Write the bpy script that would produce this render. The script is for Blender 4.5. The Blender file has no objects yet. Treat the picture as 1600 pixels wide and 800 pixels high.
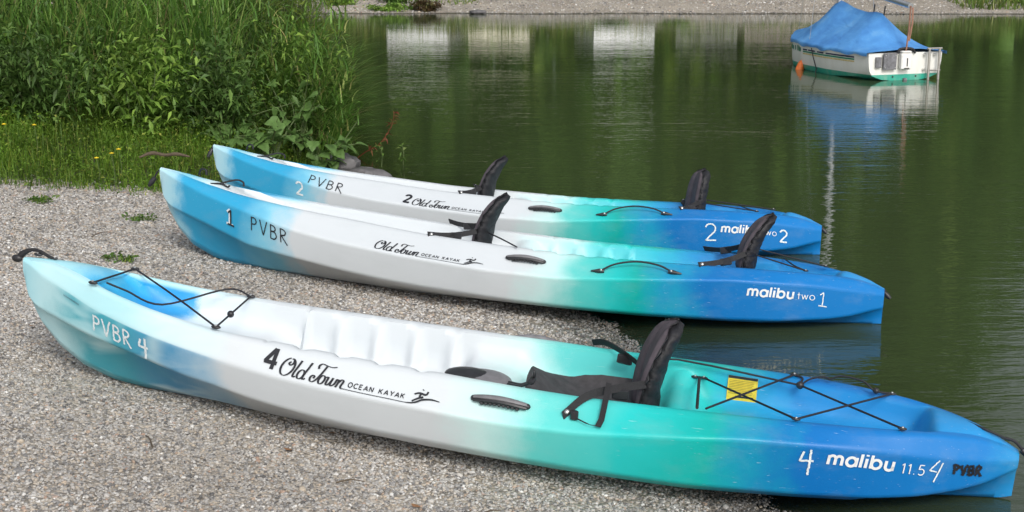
import bpy, math, random
import numpy as np
from mathutils import Matrix, Vector
R = math.radians
rng = np.random.default_rng(7)
random.seed(7)
sc = bpy.context.scene
COL = sc.collection

# ------------------------------------------------------------------ camera, sky, sun, exposure
cam = bpy.data.cameras.new('camera')
cam.sensor_width = 36.0
cam.lens = 49.5
cam.clip_end = 2000
co = bpy.data.objects.new('camera', cam)
COL.objects.link(co)
co.location = (0, 0, 1.8)
co.rotation_euler = (R(90 - 13.05), 0, 0)
sc.camera = co

SUN_EL, SUN_AZ = 40, 162          # azimuth measured from +Y towards +X
world = bpy.data.worlds.new('World')
sc.world = world
world.use_nodes = True
wn, wl = world.node_tree.nodes, world.node_tree.links
bg = wn['Background']
sky = wn.new('ShaderNodeTexSky')
sky.sky_type = 'NISHITA'
sky.sun_disc = False
sky.sun_elevation = R(SUN_EL)
sky.sun_rotation = R(SUN_AZ)
sky.dust_density = 3.0
hs = wn.new('ShaderNodeHueSaturation')
hs.inputs['Saturation'].default_value = 0.34      # thin bright overcast
wl.new(sky.outputs[0], hs.inputs['Color'])
wl.new(hs.outputs[0], bg.inputs['Color'])
bg.inputs['Strength'].default_value = 0.15
sl = bpy.data.lights.new('sun', 'SUN')
sl.energy = 1.25
sl.angle = R(18)
sl.color = (1.0, 0.96, 0.9)
so = bpy.data.objects.new('sun', sl)
COL.objects.link(so)
sd = Vector((math.sin(R(SUN_AZ)) * math.cos(R(SUN_EL)), math.cos(R(SUN_AZ)) * math.cos(R(SUN_EL)), math.sin(R(SUN_EL))))
so.rotation_euler = sd.to_track_quat('Z', 'Y').to_euler()
so.location = (4, -6, 12)
vs = sc.view_settings
vs.view_transform = 'Standard'
vs.look = 'None'
vs.exposure = 0.20
vs.gamma = 1.0
vs.use_curve_mapping = False
sc.cycles.use_denoising = True
sc.cycles.max_bounces = 8
sc.cycles.transparent_max_bounces = 16

# ------------------------------------------------------------------ material helpers
def new_mat(name):
    m = bpy.data.materials.new(name)
    m.use_nodes = True
    nt = m.node_tree
    return m, nt, nt.nodes['Principled BSDF']
def node(nt, t, **kw):
    n = nt.nodes.new(t)
    for k, v in kw.items(): setattr(n, k, v)
    return n
def ramp(nt, stops, interp='LINEAR'):
    n = nt.nodes.new('ShaderNodeValToRGB')
    cr = n.color_ramp
    cr.interpolation = interp
    while len(cr.elements) > 1: cr.elements.remove(cr.elements[0])
    cr.elements[0].position = stops[0][0]
    cr.elements[0].color = (*stops[0][1], 1)
    for p, c in stops[1:]:
        e = cr.elements.new(p); e.color = (*c, 1)
    return n
def math_n(nt, op, a, b=None, clamp=False):
    n = nt.nodes.new('ShaderNodeMath'); n.operation = op; n.use_clamp = clamp
    for i, v in enumerate((a, b)):
        if v is None: continue
        if isinstance(v, (int, float)): n.inputs[i].default_value = v
        else: nt.links.new(v, n.inputs[i])
    return n.outputs[0]
def noise(nt, vec, scale, detail=3, rough=.55, dist=0):
    n = nt.nodes.new('ShaderNodeTexNoise')
    n.inputs['Scale'].default_value = scale; n.inputs['Detail'].default_value = detail
    n.inputs['Roughness'].default_value = rough; n.inputs['Distortion'].default_value = dist
    if vec is not None: nt.links.new(vec, n.inputs['Vector'])
    return n
def mixc(nt, fac, a, b, mode='MIX'):
    n = nt.nodes.new('ShaderNodeMix'); n.data_type = 'RGBA'; n.blend_type = mode
    for sock, v in ((n.inputs[0], fac), (n.inputs[6], a), (n.inputs[7], b)):
        if isinstance(v, (int, float)): sock.default_value = v
        elif isinstance(v, tuple): sock.default_value = (*v, 1)
        else: nt.links.new(v, sock)
    return n.outputs[2]
def bump(nt, h, strength, dist=.01):
    n = nt.nodes.new('ShaderNodeBump'); n.inputs['Strength'].default_value = strength; n.inputs['Distance'].default_value = dist
    nt.links.new(h, n.inputs['Height']); return n.outputs[0]
def mapping(nt, vec, scale=(1, 1, 1), rot=(0, 0, 0)):
    n = nt.nodes.new('ShaderNodeMapping'); n.inputs['Scale'].default_value = scale; n.inputs['Rotation'].default_value = rot
    nt.links.new(vec, n.inputs['Vector']); return n.outputs[0]
def simple(name, col, rough=.6, metal=0, nscale=30, var=.25, bmp=0, spec=.5):
    m, nt, p = new_mat(name)
    tc = node(nt, 'ShaderNodeTexCoord')
    n = noise(nt, tc.outputs['Object'], nscale, 4)
    lo = tuple(c * (1 - var) for c in col); hi = tuple(min(1, c * (1 + var)) for c in col)
    r = ramp(nt, [(.3, lo), (.7, hi)])
    nt.links.new(n.outputs[0], r.inputs[0]); nt.links.new(r.outputs[0], p.inputs['Base Color'])
    p.inputs['Roughness'].default_value = rough; p.inputs['Metallic'].default_value = metal
    p.inputs['Specular IOR Level'].default_value = spec
    if bmp: nt.links.new(bump(nt, n.outputs[0], bmp), p.inputs['Normal'])
    return m
def leaf_mat(name, stops, transl=.35, rough=.5):
    m, nt, p = new_mat(name)
    g = node(nt, 'ShaderNodeNewGeometry')
    r = ramp(nt, stops)
    nt.links.new(g.outputs['Random Per Island'], r.inputs[0])
    tc = node(nt, 'ShaderNodeTexCoord')
    n = noise(nt, tc.outputs['Object'], 2.2, 3)
    rr = ramp(nt, [(.3, (.62, .62, .62)), (.7, (1.25, 1.25, 1.2))])
    nt.links.new(n.outputs[0], rr.inputs[0])
    c = mixc(nt, 1.0, r.outputs[0], rr.outputs[0], 'MULTIPLY')
    nt.links.new(c, p.inputs['Base Color'])
    p.inputs['Roughness'].default_value = rough
    p.inputs['Specular IOR Level'].default_value = .35
    t = node(nt, 'ShaderNodeBsdfTranslucent')
    nt.links.new(c, t.inputs['Color'])
    mx = node(nt, 'ShaderNodeMixShader'); mx.inputs[0].default_value = transl
    nt.links.new(p.outputs[0], mx.inputs[1]); nt.links.new(t.outputs[0], mx.inputs[2])
    nt.links.new(mx.outputs[0], nt.nodes['Material Output'].inputs['Surface'])
    return m

# ------------------------------------------------------------------ mesh helpers
def finish(o, mat, parent, label=None, cat=None, group=None, kind=None):
    if mat is not None: o.data.materials.append(mat)
    COL.objects.link(o)
    if parent is not None: o.parent = parent
    tag(o, label, cat, group, kind)
    return o
def tag(o, label=None, cat=None, group=None, kind=None):
    for k, v in (('label', label), ('category', cat), ('group', group), ('kind', kind)):
        if v: o[k] = v
    return o
def empty(name, loc=(0, 0, 0), label=None, cat=None, group=None, rz=0):
    o = bpy.data.objects.new(name, None)
    o.empty_display_size = .1
    COL.objects.link(o); o.location = loc; o.rotation_euler = (0, 0, rz)
    return tag(o, label, cat, group)
class MB:
    def __init__(s): s.v = []; s.f = []
    def add(s, v, f):
        n = len(s.v); s.v += [tuple(map(float, p)) for p in v]; s.f += [tuple(i + n for i in q) for q in f]; return s
    def box(s, c, d, rz=0, bev=0, M=None):
        x, y, z = (k / 2 for k in d)
        if bev:
            b = min(bev, x * .9, y * .9, z * .9); v = []
            rings = [(-z, x - b, y - b), (-z + b, x, y), (z - b, x, y), (z, x - b, y - b)]
            for (zz, xx, yy) in rings:
                for (sx, sy) in ((1, 1), (-1, 1), (-1, -1), (1, -1)):
                    if sx * sy > 0: v += [(sx * xx, sy * (yy - b), zz), (sx * (xx - b), sy * yy, zz)]
                    else: v += [(sx * (xx - b), sy * yy, zz), (sx * xx, sy * (yy - b), zz)]
            f = [tuple(range(7, -1, -1)), tuple(range(24, 32))]
            for r_ in range(3):
                for k in range(8): f.append((r_ * 8 + k, r_ * 8 + (k + 1) % 8, r_ * 8 + 8 + (k + 1) % 8, r_ * 8 + 8 + k))
        else:
            v = [(a * x, b_ * y, c_ * z) for c_ in (-1, 1) for (a, b_) in ((-1, -1), (1, -1), (1, 1), (-1, 1))]
            f = [(3, 2, 1, 0), (4, 5, 6, 7), (0, 1, 5, 4), (1, 2, 6, 5), (2, 3, 7, 6), (3, 0, 4, 7)]
        if M is not None: v = [tuple(M @ Vector(p)) for p in v]
        elif rz: v = [(p[0] * math.cos(rz) - p[1] * math.sin(rz), p[0] * math.sin(rz) + p[1] * math.cos(rz), p[2]) for p in v]
        return s.add([(p[0] + c[0], p[1] + c[1], p[2] + c[2]) for p in v], f)
    def tube(s, pts, r, n=6, smooth=0, flat=1.0):
        P = np.array(pts, float)
        if smooth: P = crom(P, smooth)
        m = len(P); rr = np.full(m, r) if np.isscalar(r) else np.interp(np.linspace(0, 1, m), np.linspace(0, 1, len(r)), r)
        T = np.gradient(P, axis=0); T /= np.linalg.norm(T, axis=1)[:, None] + 1e-9
        up = np.array([0, 0, 1.]) if abs(T[0, 2]) < .9 else np.array([1., 0, 0]); v = []
        for i in range(m):
            a = np.cross(T[i], up); a /= np.linalg.norm(a) + 1e-9; b = np.cross(a, T[i]); up = b
            for k in range(n):
                t = 2 * math.pi * k / n
                v.append(P[i] + rr[i] * (math.cos(t) * a + math.sin(t) * b * flat))
        f = [(i * n + k, i * n + (k + 1) % n, (i + 1) * n + (k + 1) % n, (i + 1) * n + k) for i in range(m - 1) for k in range(n)]
        f += [tuple(range(n - 1, -1, -1)), tuple((m - 1) * n + k for k in range(n))]
        return s.add(v, f)
    def strap(s, pts, side, w, t):
        """flat webbing: side = width direction per point or one vector"""
        P = np.array(pts, float); m = len(P); T = np.gradient(P, axis=0); v = []
        for i in range(m):
            sd_ = np.array(side[i] if np.ndim(side) == 2 else side, float); sd_ /= np.linalg.norm(sd_)
            nn = np.cross(T[i], sd_); nn /= np.linalg.norm(nn) + 1e-9
            for a, b in ((-1, -1), (1, -1), (1, 1), (-1, 1)): v.append(P[i] + sd_ * a * w / 2 + nn * b * t / 2)
        f = [(i * 4 + k, i * 4 + (k + 1) % 4, i * 4 + 4 + (k + 1) % 4, i * 4 + 4 + k) for i in range(m - 1) for k in range(4)]
        f += [(3, 2, 1, 0), tuple((m - 1) * 4 + k for k in range(4))]
        return s.add(v, f)
    def ball(s, c, r, sub=(8, 6), M=None):
        nu, nv = sub; rx, ry, rz_ = (r, r, r) if np.isscalar(r) else r; v = []
        for j in range(nv + 1):
            th = math.pi * j / nv
            for i in range(nu):
                ph = 2 * math.pi * i / nu
                p = Vector((rx * math.sin(th) * math.cos(ph), ry * math.sin(th) * math.sin(ph), rz_ * math.cos(th)))
                if M is not None: p = M @ p
                v.append((c[0] + p[0], c[1] + p[1], c[2] + p[2]))
        f = [(j * nu + i, (j + 1) * nu + i, (j + 1) * nu + (i + 1) % nu, j * nu + (i + 1) % nu) for j in range(nv) for i in range(nu)]
        return s.add(v, f)
    def build(s, name, mat, parent=None, smooth=True, **kw):
        me = bpy.data.meshes.new(name); me.from_pydata(s.v, [], s.f); me.validate()
        if smooth:
            for p in me.polygons: p.use_smooth = True
            me.set_sharp_from_angle(angle=R(42))
        return finish(bpy.data.objects.new(name, me), mat, parent, **kw)
def crom(P, k):
    P = np.asarray(P, float)
    Q = np.vstack([2 * P[0] - P[1], P, 2 * P[-1] - P[-2]]); out = []
    for i in range(1, len(Q) - 2):
        for t in np.linspace(0, 1, k, endpoint=False):
            a, b, c, d = Q[i - 1], Q[i], Q[i + 1], Q[i + 2]
            out.append(.5 * (2 * b + (c - a) * t + (2 * a - 5 * b + 4 * c - d) * t * t + (3 * b - a - 3 * c + d) * t ** 3))
    out.append(P[-1]); return np.array(out)
def np_obj(name, V, F, mat, parent=None, smooth=False, **kw):
    V = np.ascontiguousarray(V, dtype=np.float32); F = np.ascontiguousarray(F, dtype=np.int32)
    me = bpy.data.meshes.new(name); k = F.shape[1]
    me.vertices.add(len(V)); me.vertices.foreach_set('co', V.ravel())
    me.loops.add(F.size); me.loops.foreach_set('vertex_index', F.ravel())
    me.polygons.add(len(F)); me.polygons.foreach_set('loop_start', np.arange(0, F.size, k, dtype=np.int32))
    me.polygons.foreach_set('loop_total', np.full(len(F), k, dtype=np.int32))
    if smooth: me.polygons.foreach_set('use_smooth', np.ones(len(F), dtype=bool))
    me.update(calc_edges=True); me.validate()
    return finish(bpy.data.objects.new(name, me), mat, parent, **kw)
def grid_faces(nu, nv):
    i, j = np.meshgrid(np.arange(nu - 1), np.arange(nv - 1), indexing='ij')
    a = (i * nv + j).ravel(); return np.stack([a, a + nv, a + nv + 1, a + 1], 1)

# ------------------------------------------------------------------ terrain
SH_Y = [-5, 2, 4.31, 5.46, 6.21, 8.2, 9.6, 10.3, 11.2, 12.6, 15, 20, 26, 30, 60]
SH_X = [1.6, 1.05, .84, .68, .47, -.2, -.72, -1.0, -1.35, -1.7, -2.2, -3.6, -6.5, -14, -40]
ED_X = [-30, -3.6, -3.1, -2.2, -1.75, -1.45, -1.2, 0, 50]       # front edge of the vegetation
ED_Y = [7.9, 8.2, 8.35, 8.75, 9.4, 10.0, 10.4, 12, 12]
def vnoise(x, y):
    return (np.sin(x * 1.7 + 1.3 * np.sin(y * 1.1)) * np.sin(y * 1.9 + .7 * np.sin(x * 2.3)) + .5 * np.sin(x * 4.1 + y * 3.3) * np.sin(y * 4.7 - x * 1.2)) * .5
def ground_z(x, y):
    x = np.asarray(x, float); y = np.asarray(y, float)
    d = (np.interp(y, SH_Y, SH_X) - x) * .93 + .05 * vnoise(x * 2.2, y * 2.2)
    near = np.where(d > 0, np.where(d < 2.6, .055 * d + .022 * d * d, .2917 + .10 * (np.minimum(d, 9) - 2.6)), np.maximum(.16 * d, -1.3))
    bank = np.clip((y - np.interp(x, ED_X, ED_Y)) / 2.6, 0, 1); bank = bank * bank * (3 - 2 * bank)
    near = np.where(d > 0, near + bank * .28 * np.clip(d / 1.2, 0, 1), near)
    e = y - 31.2 - .25 * vnoise(x * .35, 3.0 + x * .1)
    far = np.where(e > 0, np.where(e < 9.5, np.minimum(.115 * e, .62), .36), np.maximum(.2 * e, -1.3))
    return np.maximum(near, far) + .006 * vnoise(x * 9, y * 9)
def axis(segs):
    out = []
    for a, b, st in segs: out += list(np.arange(a, b, st))
    return np.array(out + [segs[-1][1]])

def wet(nt, p):
    """stones just above the lake are soaked: darker and shinier"""
    g = node(nt, 'ShaderNodeNewGeometry'); sz = node(nt, 'ShaderNodeSeparateXYZ'); nt.links.new(g.outputs['Position'], sz.inputs[0])
    nn = noise(nt, g.outputs['Position'], 3.0, 3)
    h_ = math_n(nt, 'ADD', sz.outputs[2], math_n(nt, 'MULTIPLY', math_n(nt, 'SUBTRACT', nn.outputs[0], .5), .03))
    r_ = ramp(nt, [(.010, (.36,) * 3), (.026, (1,) * 3)]); nt.links.new(h_, r_.inputs[0])
    src = p.inputs['Base Color'].links[0].from_socket
    nt.links.new(mixc(nt, 1.0, src, r_.outputs[0], 'MULTIPLY'), p.inputs['Base Color'])
    r2_ = ramp(nt, [(.010, (.25,) * 3), (.026, (.8,) * 3)]); nt.links.new(h_, r2_.inputs[0]); nt.links.new(r2_.outputs[0], p.inputs['Roughness'])
m, nt, p = new_mat('gravel_ground')
tc = node(nt, 'ShaderNodeTexCoord'); ob = tc.outputs['Object']
vo = node(nt, 'ShaderNodeTexVoronoi'); vo.inputs['Scale'].default_value = 75; nt.links.new(ob, vo.inputs['Vector'])
sep = node(nt, 'ShaderNodeSeparateColor'); nt.links.new(vo.outputs['Color'], sep.inputs[0])
rc = ramp(nt, [(0, (.22, .20, .18)), (.3, (.31, .285, .25)), (.6, (.40, .37, .33)), (.85, (.47, .42, .355)), (1, (.56, .53, .49))])
nt.links.new(sep.outputs[0], rc.inputs[0])
n2 = noise(nt, ob, 1.3, 4); r2 = ramp(nt, [(.35, (.8, .77, .73)), (.65, (1.08, 1.05, 1.0))]); nt.links.new(n2.outputs[0], r2.inputs[0])
nt.links.new(mixc(nt, 1, rc.outputs[0], r2.outputs[0], 'MULTIPLY'), p.inputs['Base Color'])
p.inputs['Roughness'].default_value = .85
wet(nt, p)
hgt = math_n(nt, 'SUBTRACT', 1.0, math_n(nt, 'MULTIPLY', vo.outputs['Distance'], 1.2))
nt.links.new(bump(nt, hgt, .9, .008), p.inputs['Normal'])
MAT_GRAVEL = m
m, nt, p = new_mat('soil')
tc = node(nt, 'ShaderNodeTexCoord'); n = noise(nt, tc.outputs['Object'], 6, 6)
rc = ramp(nt, [(.3, (.03, .035, .015)), (.6, (.06, .065, .03)), (.8, (.10, .085, .05))]); nt.links.new(n.outputs[0], rc.inputs[0])
nt.links.new(rc.outputs[0], p.inputs['Base Color']); p.inputs['Roughness'].default_value = .95
nt.links.new(bump(nt, n.outputs[0], .6, .05), p.inputs['Normal'])
MAT_SOIL = m

xs = axis([(-60, -12, 4), (-12, -6, .5), (-6, 2.6, .08), (2.6, 8, .5), (8, 60, 3)])
ys = axis([(-4, 2, .5), (2, 12.5, .08), (12.5, 30, .7), (30, 40, .25), (40, 110, 5)])
X, Y = np.meshgrid(xs, ys, indexing='ij')
Z = ground_z(X, Y)
gr = np_obj('beach', np.stack([X, Y, Z], -1).reshape(-1, 3), grid_faces(len(xs), len(ys)), MAT_GRAVEL, smooth=True, kind='structure')
gr.data.materials.append(MAT_SOIL)
fc = np.zeros(len(gr.data.polygons) * 3); gr.data.polygons.foreach_get('center', fc); fc = fc.reshape(-1, 3)
soil = ((fc[:, 1] > np.interp(fc[:, 0], ED_X, ED_Y) + .35 + .2 * vnoise(fc[:, 0] * 3, fc[:, 1] * 3)) & (fc[:, 1] < 28) & (fc[:, 2] > .03)) | (fc[:, 1] > 41)
gr.data.polygons.foreach_set('material_index', soil.astype(np.int32))

# ------------------------------------------------------------------ water
m, nt, p = new_mat('lake_water')
for nn in list(nt.nodes):
    if nn.type == 'BSDF_PRINCIPLED': nt.nodes.remove(nn)
tc = node(nt, 'ShaderNodeTexCoord'); ob = tc.outputs['Object']
w1 = noise(nt, mapping(nt, ob, (.55, 2.6, 1), (0, 0, R(4))), 1.5, 3, .5, .4)
w2 = noise(nt, mapping(nt, ob, (1.7, 7.5, 1), (0, 0, R(-7))), 1.7, 3, .55, .3)
w3 = noise(nt, mapping(nt, ob, (6, 16, 1), (0, 0, R(12))), 2.0, 2, .5)
patch = noise(nt, ob, .22, 2)
pr = ramp(nt, [(.35, (.35,) * 3), (.7, (1.0,) * 3)]); nt.links.new(patch.outputs[0], pr.inputs[0])
h = math_n(nt, 'ADD', math_n(nt, 'MULTIPLY', w1.outputs[0], .0065), math_n(nt, 'MULTIPLY', w2.outputs[0], .0032))
w4 = noise(nt, mapping(nt, ob, (1.0, 1.4, 1), (0, 0, R(25))), 1.1, 2, .5, .5)
h = math_n(nt, 'ADD', h, math_n(nt, 'MULTIPLY', w3.outputs[0], .0019))
h = math_n(nt, 'ADD', h, math_n(nt, 'MULTIPLY', w4.outputs[0], .0055))
sy_w = node(nt, 'ShaderNodeSeparateXYZ'); nt.links.new(ob, sy_w.inputs[0])
calm = node(nt, 'ShaderNodeMapRange'); calm.inputs[1].default_value = 7; calm.inputs[2].default_value = 22; calm.inputs[3].default_value = 1.4; calm.inputs[4].default_value = .36
nt.links.new(sy_w.outputs[1], calm.inputs[0])          # calmer under the lee of the far bank
h = math_n(nt, 'MULTIPLY', math_n(nt, 'MULTIPLY', h, pr.outputs[0]), calm.outputs[0])
nrm = bump(nt, h, 1.0, 1.0)
att = node(nt, 'ShaderNodeAttribute', attribute_name='depth')
fac = math_n(nt, 'SUBTRACT', 1.0, math_n(nt, 'POWER', 2.718, math_n(nt, 'MULTIPLY', att.outputs['Fac'], -14.0)), True)
murk = node(nt, 'ShaderNodeBsdfDiffuse'); murk.inputs['Color'].default_value = (.045, .065, .027, 1)
tr = node(nt, 'ShaderNodeBsdfTransparent'); tr.inputs['Color'].default_value = (.62, .62, .5, 1)
mx = node(nt, 'ShaderNodeMixShader'); nt.links.new(fac, mx.inputs[0]); nt.links.new(tr.outputs[0], mx.inputs[1]); nt.links.new(murk.outputs[0], mx.inputs[2])
gl = node(nt, 'ShaderNodeBsdfGlossy'); gl.inputs['Roughness'].default_value = .03; gl.inputs['Color'].default_value = (1, 1, 1, 1)
nt.links.new(nrm, gl.inputs['Normal'])
fr = node(nt, 'ShaderNodeFresnel'); fr.inputs['IOR'].default_value = 1.33; nt.links.new(nrm, fr.inputs['Normal'])
mx2 = node(nt, 'ShaderNodeMixShader'); nt.links.new(fr.outputs[0], mx2.inputs[0]); nt.links.new(mx.outputs[0], mx2.inputs[1]); nt.links.new(gl.outputs[0], mx2.inputs[2])
nt.links.new(mx2.outputs[0], nt.nodes['Material Output'].inputs['Surface'])
MAT_WATER = m
xs = axis([(-60, -3, 1.5), (-3, 2, .1), (2, 60, 2)]); ys = axis([(-4, 3, .5), (3, 13, .1), (13, 34, .7)])
X, Y = np.meshgrid(xs, ys, indexing='ij')
wo = np_obj('lake_water', np.stack([X, Y, 0 * X], -1).reshape(-1, 3), grid_faces(len(xs), len(ys)), MAT_WATER, kind='structure')
at = wo.data.attributes.new('depth', 'FLOAT', 'POINT')
at.data.foreach_set('value', np.clip(-ground_z(X, Y), 0, 3).astype(np.float32).ravel())

# ------------------------------------------------------------------ kayak hulls
WHITE = (.625, .665, .69); PALE = (.36, .68, .76); AQUA = (.018, .54, .52); TEAL = (.004, .42, .38); BLUE = (.003, .155, .47); CYAN = (.03, .36, .62); MIDB = (.02, .27, .62)
def hull_mat(name, L, stops, inner, bow_patch):
    m, nt, p = new_mat(name)
    tc = node(nt, 'ShaderNodeTexCoord'); ob = tc.outputs['Object']
    sx = node(nt, 'ShaderNodeSeparateXYZ'); nt.links.new(ob, sx.inputs[0])
    nA = noise(nt, ob, 2.6, 3, .5, .3); nB = noise(nt, ob, 9, 4, .6); nC = noise(nt, ob, 420, 2, .6)
    u = math_n(nt, 'DIVIDE', sx.outputs[0], L)
    u = math_n(nt, 'ADD', u, math_n(nt, 'MULTIPLY', math_n(nt, 'SUBTRACT', nA.outputs[0], .5), .10))
    u = math_n(nt, 'ADD', u, math_n(nt, 'MULTIPLY', math_n(nt, 'SUBTRACT', nB.outputs[0], .5), .035))
    u = math_n(nt, 'ADD', u, math_n(nt, 'MULTIPLY', math_n(nt, 'SUBTRACT', nC.outputs[0], .5), .022))
    r1 = ramp(nt, stops); nt.links.new(u, r1.inputs[0])
    col = r1.outputs[0]
    if bow_patch:      # swirled teal and blue pigment on the bow side, clouds of white
        st = noise(nt, mapping(nt, ob, (2.2, 5, 7), (0, R(14), 0)), 1.3, 2, .5, .5)
        rs = ramp(nt, [(.36, (0,) * 3), (.54, (1,) * 3)]); nt.links.new(st.outputs[0], rs.inputs[0])
        band = ramp(nt, [(.035, (0,) * 3), (.08, (1,) * 3), (.2, (1,) * 3), (.27, (0,) * 3)]); nt.links.new(u, band.inputs[0])
        at = node(nt, 'ShaderNodeAttribute', attribute_name='zone')
        low = ramp(nt, [(.0, (1,) * 3), (.12, (1,) * 3), (.16, (.12,) * 3), (.3, (.1,) * 3)]); nt.links.new(at.outputs['Fac'], low.inputs[0])
        k = math_n(nt, 'MULTIPLY', math_n(nt, 'MULTIPLY', rs.outputs[0], band.outputs[0]), low.outputs[0])
        rb = ramp(nt, [(.06, (.02, .38, .46)), (.13, (.015, .36, .47)), (.2, (.02, .27, .52))]); nt.links.new(u, rb.inputs[0])
        col = mixc(nt, math_n(nt, 'MULTIPLY', k, .9), col, rb.outputs[0])
    if inner:
        at2 = node(nt, 'ShaderNodeAttribute', attribute_name='zone')
        ri = ramp(nt, inner); nt.links.new(u, ri.inputs[0])
        f = ramp(nt, [(.55, (0,) * 3), (.75, (1,) * 3)]); nt.links.new(at2.outputs['Fac'], f.inputs[0])
        col = mixc(nt, f.outputs[0], col, ri.outputs[0])
    # scuffs and dust
    d1 = noise(nt, mapping(nt, ob, (1, 1.5, 2)), 6, 5, .65); rd = ramp(nt, [(.5, (0,) * 3), (.78, (.20,) * 3)]); nt.links.new(d1.outputs[0], rd.inputs[0])
    col = mixc(nt, math_n(nt, 'MULTIPLY', rd.outputs[0], .6), col, (.40, .44, .44))
    d2 = noise(nt, mapping(nt, ob, (3, 40, 60), (0, R(6), 0)), 5, 2, .5); rs2 = ramp(nt, [(.70, (0,) * 3), (.77, (.38,) * 3)]); nt.links.new(d2.outputs[0], rs2.inputs[0])
    col = mixc(nt, rs2.outputs[0], col, (.72, .78, .80))
    nt.links.new(col, p.inputs['Base Color'])
    rr = ramp(nt, [(.3, (.34,) * 3), (.7, (.5,) * 3)]); nt.links.new(nB.outputs[0], rr.inputs[0]); nt.links.new(rr.outputs[0], p.inputs['Roughness'])
    p.inputs['Specular IOR Level'].default_value = .38
    nt.links.new(bump(nt, math_n(nt, 'ADD', math_n(nt, 'MULTIPLY', nC.outputs[0], .25), nA.outputs[0]), .10, .01), p.inputs['Normal'])
    return m

BS = [0, .01, .03, .06, .1, .15, .2, .3, .4, .5, .6, .7, .8, .86, .9, .94, .97, .99, 1]
BV = np.array([.012, .03, .058, .10, .150, .205, .250, .315, .36, .39, .40, .385, .325, .27, .22, .16, .105, .06, .03])
RIM_S = [0, .03, .05, .08, .12, .16, .2, .25, .3, .35, .4, .45, .5, .6, .7, .8, .85, .9, .93, .96, .985, 1]
SOLO = dict(L=3.47, b=(BS, BV),
    zr=(RIM_S, [.412, .412, .405, .385, .355, .33, .312, .296, .288, .28, .272, .267, .26, .25, .25, .25, .248, .243, .235, .22, .19, .165]),
    zn=([0, .01, .028, .058, .097, .131, .167, .218, .258, .351, .417, .48, .541, .601, .694, .748, .805, .863, .922, .962, 1], [.402, .398, .367, .341, .299, .275, .254, .232, .214, .192, .185, .178, .172, .177, .203, .213, .209, .196, .172, .155, .146]),
    zl=([0, .015, .084, .133, .203, .239, .275, .349, .415, .498, .542, .609, .675, .74, .869, .91, .945, .97, .99, 1], [.30, .245, .195, .172, .13, .115, .095, .072, .06, .053, .046, .04, .033, .03, .027, .034, .052, .072, .10, .115]),
    zk=([0, .004, .008, .019, .041, .068, .102, .14, .235, .4, .7, .85, .93, .99, 1], [.36, .30, .257, .182, .099, .038, 0, -.015, -.029, -.045, -.055, -.035, -.015, 0, .01]),
    r=([0, .03, .05, .08, .12, .16, .2, .25, .3, .35, .4, .45, .5, .55, .6, .7, .8, .85, .9, .93, .96, 1], [.008, .025, .045, .08, .12, .15, .175, .195, .2, .215, .225, .23, .24, .25, .25, .24, .215, .19, .15, .11, .06, .01]),
    w=([.085, .115, .908, .918], [0, 1, 1, 0]),
    dep=([.10, .14, .24, .262, .275, .30, .455, .466, .52, .53, .6, .662, .674, .69, .702, .85, .905], [.04, .09, .11, .11, .14, .165, .165, .085, .085, .14, .15, .15, .06, .06, .135, .12, .10]),
    scal=(.285, .475, .04))
TWIN = dict(L=3.66, b=(BS, BV * 1.075),
    zr=(RIM_S, [.458, .44, .42, .395, .372, .352, .334, .315, .3, .283, .267, .258, .25, .236, .234, .238, .238, .233, .226, .212, .19, .165]),
    zn=([0, .018, .084, .158, .226, .293, .387, .505, .596, .704, .809, .911, .965, 1], [.45, .425, .357, .297, .239, .206, .176, .150, .147, .175, .197, .186, .162, .142]),
    zl=([0, .018, .083, .157, .225, .291, .354, .416, .54, .65, .73, .81, .87, .93, .96, .985, 1], [.34, .269, .208, .13, .097, .069, .045, .03, .012, .006, .006, .006, .010, .026, .042, .068, .08]),
    zk=([0, .004, .014, .03, .053, .087, .12, .168, .264, .4, .7, .88, .95, 1], [.42, .338, .251, .155, .072, .016, -.007, -.024, -.038, -.05, -.05, -.03, -.012, 0]),
    r=([0, .05, .1, .16, .2, .25, .3, .35, .4, .45, .5, .6, .7, .8, .86, .9, .94, 1], [.008, .035, .07, .108, .125, .142, .16, .18, .198, .215, .23, .235, .235, .215, .185, .14, .08, .01]),
    w=([.10, .14, .93, .945], [0, 1, 1, 0]),
    dep=([.14, .2, .28, .44, .455, .5, .512, .53, .545, .8, .845, .86, .872, .93], [.03, .08, .11, .11, .09, .12, .06, .06, .11, .11, .06, .06, .09, .06]),
    scal=(.555, .665, .037))
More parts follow.
